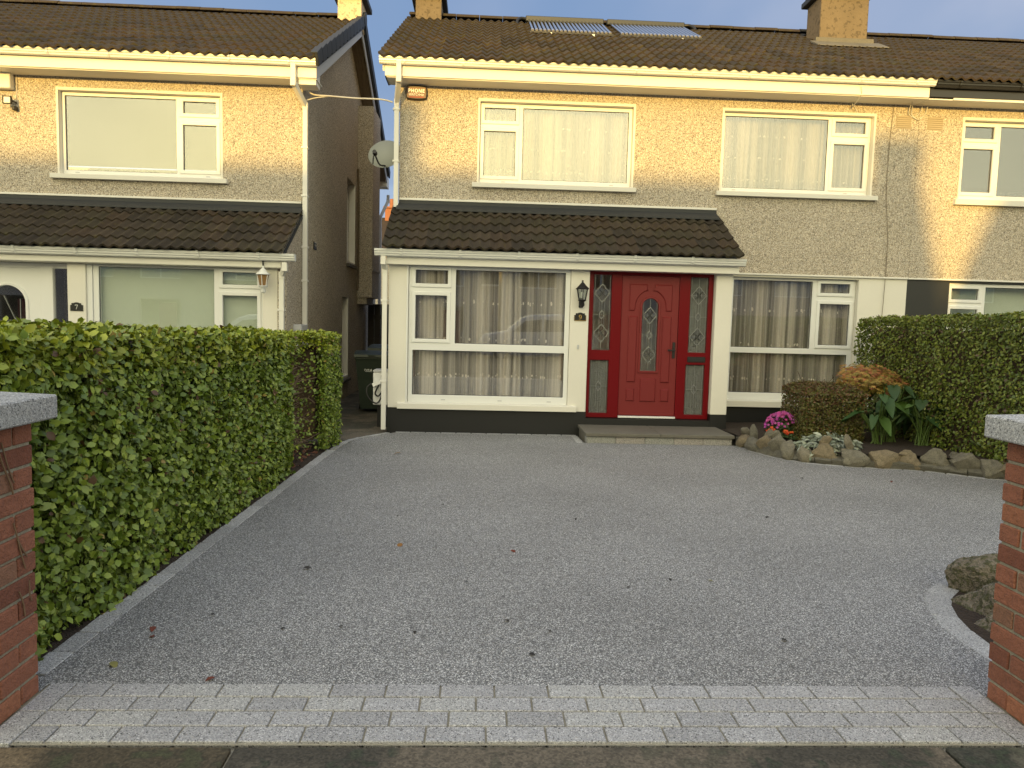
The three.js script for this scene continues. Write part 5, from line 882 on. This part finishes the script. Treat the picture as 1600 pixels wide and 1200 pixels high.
// ---- the raised bed
{
  const lift = (x, z) => 0.125 + 0.05 * clamp((x - 3.5) / 1.5);
  struct('flower_bed', sheet([[3.5, -11.3], [3.5, -9.6], [3.52, -9.2], [3.6, -8.76], [3.74, -8.46], [3.92, -8.26], [4.15, -8.14], [4.43, -8.05], [4.78, -7.96], [5.05, -7.84], [5.26, -7.63], [5.42, -7.48], [6.3, -7.2], [6.3, -11.3]], lift), M.soil);
  const R = rng(501), wall = thing('rockery_wall', 'low curved wall of rough stones round the flower bed', 'stone wall', [4.2, -0.14, -8.3]);
  const stoneGeo = (seed, det = 4) => { const r = rng(seed), g = new THREE.IcosahedronGeometry(1, det), p = g.attributes.position, k = Array.from({ length: 12 }, () => [r() * 2 - 1, r() * 2 - 1, r() * 2 - 1, 0.42 + r() * 0.36]); const v = new THREE.Vector3(); for (let i = 0; i < p.count; i++) { v.fromBufferAttribute(p, i); let s = 1; for (const q of k) { const l = Math.hypot(q[0], q[1], q[2]), d = (v.x * q[0] + v.y * q[1] + v.z * q[2]) / l; if (d > q[3]) s = Math.min(s, q[3] / d); } s *= 1 + 0.05 * Math.sin(v.x * 7 + seed) * Math.sin(v.y * 6 + v.z * 5); p.setXYZ(i, v.x * s, v.y * s, v.z * s); } let q2 = g.index ? g.toNonIndexed() : g; q2 = toCreasedNormals(q2, 0.32); return mUV(q2, seed, seed * 0.3); };
  const variants = [1, 2, 3, 4, 5, 6, 7].map((i) => stoneGeo(i * 13));
  const c = new THREE.CatmullRomCurve3([[3.53, -9.75], [3.53, -9.3], [3.6, -8.82], [3.74, -8.5], [3.94, -8.3], [4.2, -8.16], [4.5, -8.06], [4.85, -7.97], [5.12, -7.82], [5.34, -7.6], [5.58, -7.45]].map(([x, z]) => new THREE.Vector3(x, 0, z))), Len = c.getLength();
  let s = 0.08;
  while (s < Len - 0.05) {
    const w = 0.085 + 0.085 * R(), t = (s + w) / Len, p = c.getPointAt(Math.min(t, 1)), d = c.getTangentAt(Math.min(t, 1)), hgt = 0.11 + 0.05 * R();
    const m = piece(wall, 'stone', variants[Math.floor(R() * 7)], M.stone[Math.floor(R() * 4)], [p.x, gy(p.z) + hgt * 0.85, p.z], [(R() - 0.5) * 0.4, Math.atan2(-d.z, d.x) + (R() - 0.5) * 0.4, (R() - 0.5) * 0.4]); m.scale.set(w * 1.3, hgt * 1.15, 0.10 + 0.03 * R());
    if (R() < 0.35) { const k = piece(wall, 'stone', variants[Math.floor(R() * 7)], M.stone[Math.floor(R() * 4)], [p.x + (R() - 0.5) * 0.1 + 0.02, gy(p.z) + hgt * 1.7 + 0.02, p.z - 0.04], [R(), R() * 6, R()]); k.scale.set(w * 0.8, 0.055 + 0.03 * R(), 0.07); }
    s += w * 1.85;
  }
  for (let i = 0; i < 5; i++) { const q = piece(wall, 'stone', variants[i], M.stone[i % 4], [5.3 + i * 0.09, -0.03 + 0.06 * R(), -7.9 + 0.1 * i], [R(), R() * 6, R()]); q.scale.set(0.1, 0.08, 0.09); }
  part(wall, 'mortar_core', (() => { const q = []; for (let i = 0; i < 20; i++) { const a = c.getPointAt(i / 20), b = c.getPointAt((i + 1) / 20); q.push(bar([a.x, gy(a.z) + 0.05, a.z], [b.x, gy(b.z) + 0.05, b.z], 0.09, 0.12)); } return q; })(), M.stone[2]);
  // boulder in the island bed
  struct('island_bed', sheet([[2.37, -2.705], [2.37, -3.2], [2.42, -3.42], [2.49, -3.65], [2.6, -3.85], [2.78, -4.03], [3.05, -4.17], [3.5, -4.27], [5.5, -4.28], [5.5, -2.705]], 0.004), M.soil);
  const bo = thing('boulder', 'mossy brown rock on the rounded kerb beside the right pillar', 'rock', [2.8, 0, -3.6]);
  const big = (x, y, z, sx, sy, sz, seed, ry) => {
    const r = rng(seed * 7), g = new THREE.IcosahedronGeometry(1, 34), p = g.attributes.position, v = new THREE.Vector3(), cut = Array.from({ length: 16 }, () => { const q = new THREE.Vector3(r() * 2 - 1, r() * 2 - 1, r() * 2 - 1).normalize(); return [q, 0.5 + 0.38 * r()]; });
    for (let i = 0; i < p.count; i++) { v.fromBufferAttribute(p, i); let s = 1; for (const [q, d] of cut) { const c = v.dot(q); if (c > d) s = Math.min(s, d / c); } s += 0.022 * wob(v.x * 2.2 + seed, v.y * 2.2, v.z * 2.2) + 0.014 * wob(v.x * 6, v.y * 5 + seed, v.z * 6) + 0.008 * wob(v.x * 15, v.y * 15, v.z * 15 + seed); p.setXYZ(i, v.x * sx * s, v.y * sy * s, v.z * sz * s); }
    g.rotateY(ry); g.translate(x, y, z); const q = g.index ? g.toNonIndexed() : g; return mUV(toCreasedNormals(q, 0.8), seed, 0);
  };
  part(bo, 'rock', big(2.87, -0.09, -3.62, 0.36, 0.30, 0.46, 3, 0.3), M.moss); part(bo, 'rock', big(2.95, -0.05, -3.9, 0.34, 0.25, 0.24, 8, -0.2), M.moss); part(bo, 'rock', big(2.74, -0.06, -3.28, 0.36, 0.24, 0.4, 15, 0.5), M.moss);

  // chrysanthemum
  const ch = thing('chrysanthemum', 'pink chrysanthemum in bloom by the black plinth', 'flowers', [3.98, 0, -9.45]);
  const petal = leafGeo(0.5, -0.15), bloom = merge(Array.from({ length: 11 }, (_, i) => { const g = petal.clone(); g.rotateX(-0.5 - 0.4 * (i % 2)); g.rotateY(i * 2.4); g.scale(0.55, 0.55, 0.55); return g; }));
  swarm(ch, 'blooms', 190, bloom, leafMat({ roughness: 0.7 }), 511, (R) => { const a = R() * 6.28, r = Math.sqrt(R()), x = Math.cos(a) * r, z = Math.sin(a) * r; return [[3.98 + x * 0.215, 0.09 + 0.22 * Math.sqrt(Math.max(0, 1 - r * r)) + 0.02 * R(), -9.45 + z * 0.19], [x * 0.8, 0.7, z * 0.8 + 0.3], 0.046, [0.5 + 0.2 * R(), 0.09 + 0.08 * R(), 0.36 + 0.16 * R()], null, 0.3]; });
  swarm(ch, 'leaves', 420, gSmall, leafMat(), 512, (R) => { const a = R() * 6.28, r = Math.sqrt(R()), x = Math.cos(a) * r, z = Math.sin(a) * r; return [[3.98 + x * 0.2, 0.02 + R() * 0.16, -9.45 + z * 0.16], [x, 0.6, z], 0.05, grad(R, [[0.02, 0.04, 0.012], [0.05, 0.08, 0.02]])]; });
  for (const [x, z, y, label] of [[3.76, -9.22, 0.05, 'small orange red flower in the bed, the one closer to the doorstep'], [3.97, -9.18, 0.03, 'small orange red flower in the bed, the one closer to the bronze shrub']]) {
    const t = thing('bedding_plant', label, 'flowers', [x, 0, z], 'orange red bedding flowers');
    swarm(t, 'blooms', 10, bloom, leafMat({ roughness: 0.7 }), 520 + x * 10, (R) => [[x + (R() - 0.5) * 0.12, y + 0.05 + R() * 0.05, z + (R() - 0.5) * 0.1], [0, 0.8, 0.6], 0.05, [0.75, 0.12 + 0.08 * R(), 0.05], null, 0.3]);
    swarm(t, 'leaves', 50, gSmall, leafMat(), 530, (R) => [[x + (R() - 0.5) * 0.14, y - 0.02 + R() * 0.07, z + (R() - 0.5) * 0.12], [0, 1, 0.2], 0.045, grad(R, [[0.025, 0.05, 0.015], [0.05, 0.09, 0.02]])]);
  }
  // rounded brown-green shrub
  const sh = thing('shrub', 'rounded bronze green clipped shrub below the ground floor window', 'shrub', [4.47, 0, -9.4]);
  const o = { box: [4.08, 4.86, -9.78, -9.02], top: () => 0.73, bottom: () => 0.0, faces: [2, 2, 2.6, 1, 2], depth: 0.14, bump: 0.03, round: 0.22 };
  part(sh, 'inner_branches', blockCore(o, 0.2, 0.06), M.hedgeCore);
  twigs(sh, 160, 541, (R) => [[4.47 + (R() - 0.5) * 0.5, R() * 0.5, -9.35 + (R() - 0.5) * 0.5], [(R() - 0.5) * 1.6, 0.9, (R() - 0.3) * 1.4], 0.3, 0.003]);
  swarm(sh, 'foliage', 22000, gSmall, leafMat({ roughness: 0.55 }), 542, (R) => { const [p, n] = blockSample(R, o), t = p[1] / 0.73; return [p, n, 0.026 * (0.7 + 0.6 * R()), R() < 0.1 + 0.45 * t * t ? grad(R, [[0.11, 0.045, 0.025], [0.16, 0.075, 0.035], [0.08, 0.05, 0.02]]) : grad(R, [[0.08, 0.082, 0.016], [0.13, 0.12, 0.024], [0.055, 0.07, 0.014]]), null, 0.9]; });
  // small maple in autumn colour
  const mp = thing('maple', 'small spreading maple with orange and gold autumn leaves', 'maple', [5.15, 0, -9.75]);
  part(mp, 'trunk', [tube([[5.17, 0.0, -9.8], [5.14, 0.3, -9.78], [5.18, 0.6, -9.75], [5.15, 0.78, -9.72]], 0.02, 14, 7), tube([[5.16, 0.5, -9.76], [5.0, 0.68, -9.65], [4.86, 0.76, -9.55]], 0.009, 10, 5), tube([[5.17, 0.55, -9.76], [5.35, 0.7, -9.68], [5.5, 0.76, -9.6]], 0.009, 10, 5), tube([[5.16, 0.6, -9.75], [5.15, 0.75, -9.5], [5.1, 0.8, -9.35]], 0.008, 10, 5)], M.twig);
  const star = merge(Array.from({ length: 5 }, (_, i) => { const g = leafGeo(0.26, 0.12); g.rotateY((i - 2) * 0.62); g.scale(1 - Math.abs(i - 2) * 0.14, 1, 1 - Math.abs(i - 2) * 0.14); return g; }));
  const tiers = [[5.12, 0.93, -9.62, 0.30, 0.27], [4.98, 0.86, -9.5, 0.24, 0.22], [5.3, 0.86, -9.52, 0.25, 0.2], [5.1, 0.79, -9.4, 0.34, 0.24], [4.92, 0.74, -9.46, 0.22, 0.2], [5.36, 0.76, -9.45, 0.24, 0.2], [5.2, 0.69, -9.38, 0.3, 0.2]];
  swarm(mp, 'crown', 3000, star, leafMat({ roughness: 0.7 }), 551, (R) => { const t = tiers[Math.floor(R() * 7)], a = R() * 6.28, r = Math.sqrt(R()), hi = (t[1] - 0.66) / 0.28; return [[t[0] + Math.cos(a) * r * t[3], t[1] - r * r * 0.04 + (R() - 0.5) * 0.09 + 0.025 * Math.sin(a * 5 + t[0] * 30), t[2] + Math.sin(a) * r * t[4]], [Math.cos(a) * 0.4, 1, Math.sin(a) * 0.4 + 0.25], 0.042 * (0.6 + 0.8 * R()), R() < 0.55 * hi ? grad(R, [[0.30, 0.10, 0.04], [0.38, 0.16, 0.05], [0.22, 0.07, 0.04]]) : grad(R, [[0.30, 0.22, 0.04], [0.22, 0.17, 0.03], [0.34, 0.2, 0.05]]), [Math.cos(a), -0.5, Math.sin(a)], 0.3]; });
  // arum lilies: each blade and stalk
  const blade = (() => { const out = [[0, 0], [0.13, -0.14], [0.24, -0.1], [0.28, 0.1], [0.25, 0.4], [0.15, 0.74], [0, 1.08]], V = [], I = [], n = out.length; for (let i = 0; i < n; i++) { const [x, z] = out[i]; V.push([0, 0.02 * Math.sin(z * 3) - 0.25 * z * z, z < 0 ? 0 : z], [x, 0.09 + 0.05 * Math.sin(i * 2.3) - 0.25 * z * z, z], [-x, 0.09 + 0.05 * Math.cos(i * 2.1) - 0.25 * z * z, z]); } for (let i = 0; i < n - 1; i++) { const a = i * 3, b = a + 3; I.push(a, b, a + 1, a + 1, b, b + 1, a, a + 2, b, a + 2, b + 2, b); } const g = new THREE.BufferGeometry(); g.setAttribute('position', new THREE.Float32BufferAttribute(V.flat(), 3)); g.setIndex(I); g.computeVertexNormals(); return g; })();
  const arumM = [[0.03, 0.075, 0.014], [0.045, 0.10, 0.018], [0.065, 0.13, 0.022], [0.026, 0.06, 0.014]].map((c) => std({ color: lin(...c), roughness: 0.62, side: THREE.DoubleSide })), stalkM = std({ color: lin(0.085, 0.14, 0.03), roughness: 0.5 });
  for (const [bx0, bz, n, label, hh] of [[4.98, -8.95, 17, 'arum lily clump with large dark leaves next to the bronze shrub', 0.62], [5.5, -8.85, 17, 'arum lily clump with large dark leaves against the hedge', 0.6], [5.25, -9.15, 14, 'arum lily clump with large leaves under the maple', 0.72]]) {
    const t = thing('arum_lily', label, 'arum lily', [bx0, 0.02, bz], 'arum lilies in the flower bed');
    for (let i = 0; i < n; i++) {
      const a = (i / n) * 6.28 + R() * 0.5, out = 0.08 + 0.2 * R(), y = hh * (0.45 + 0.55 * R()), tip = [bx0 + Math.cos(a) * out, 0.02 + y, bz + Math.sin(a) * out];
      part(t, 'stalk', tube([[bx0 + (R() - 0.5) * 0.16, 0.0, bz + (R() - 0.5) * 0.1], [bx0 + Math.cos(a) * out * 0.45, 0.02 + y * 0.6, bz + Math.sin(a) * out * 0.45], tip], 0.009, 8, 5), stalkM);
      const m = piece(t, 'leaf', blade, arumM[Math.floor(R() * 4)], tip, [-0.2 + 1.3 * R(), 0, 0]); m.rotation.order = 'YXZ'; m.rotation.y = Math.PI / 2 - a; m.scale.setScalar(0.17 + 0.13 * R());
    }
  }
  // silver leaved mound
  const sv = thing('silver_plant', 'silvery grey leaved plant spilling over the rockery stones', 'plant', [4.16, 0, -8.5]);
  swarm(sv, 'leaves', 620, leafGeo(0.36, 0.2), leafMat({ roughness: 0.8 }), 561, (R) => { const a = R() * 6.28, r = Math.sqrt(R()), x = Math.cos(a) * r, z = Math.sin(a) * r; return [[4.16 + x * 0.36, 0.01 + 0.17 * Math.sqrt(Math.max(0, 1 - r * r)) * (0.45 + 0.55 * R()) - 0.06 * (z > 0.5 ? r : 0), -8.48 + z * 0.24], [x * 0.4, 0.8, z * 0.4 + 0.2], 0.10 * (0.6 + 0.6 * R()), grad(R, [[0.20, 0.23, 0.17], [0.36, 0.39, 0.31], [0.12, 0.15, 0.10], [0.28, 0.31, 0.24]]), [x + (R() - 0.5), 0.5 * R(), z + (R() - 0.5)], 0.5]; });
}
// ---- fallen leaves on the drive
{
  const R = rng(601), g = leafGeo(0.6, 0.2), cols = [[0.25, 0.12, 0.03], [0.14, 0.035, 0.02], [0.03, 0.025, 0.02], [0.02, 0.018, 0.016], [0.2, 0.19, 0.06]].map((c) => std({ color: lin(...c), roughness: 0.8, side: THREE.DoubleSide }));
  const spots = [[-0.868, -8.408, 0, 0.09], [-0.475, -4.716, 0, 0.06], [0.227, -4.601, 1, 0.045], [-0.981, -4.183, 2, 0.05], [1.33, -4.05, 4, 0.03], [-1.45, -3.32, 1, 0.05], [-1.4, -3.2, 1, 0.04], [-1.46, -2.95, 4, 0.055], [-1.0, -2.82, 1, 0.04], [2.3, -5.6, 3, 0.04], [3.3, -7.3, 3, 0.05], [4.2, -7.2, 1, 0.05]];
  for (let i = 0; i < 16; i++) spots.push([lerp(-1.3, 2.2, R()), -2.9 - 4.5 * R() * R(), 2 + Math.floor(R() * 2), 0.02 + 0.015 * R()]);
  for (const [x, z, k, s] of spots) { const m = shade(new THREE.Mesh(g, cols[k])); m.name = numbered('fallen_leaf'); m.userData = { label: 'small fallen leaf lying on the grey driveway', category: 'leaf', group: 'fallen leaves on the driveway' }; m.position.set(x, gy(z) + 0.007 + s * 0.12, z); m.rotation.set((R() - 0.5) * 0.3, R() * 6.28, (R() - 0.5) * 0.3); m.scale.setScalar(s); scene.add(m); }
}

renderer.render(scene, camera);
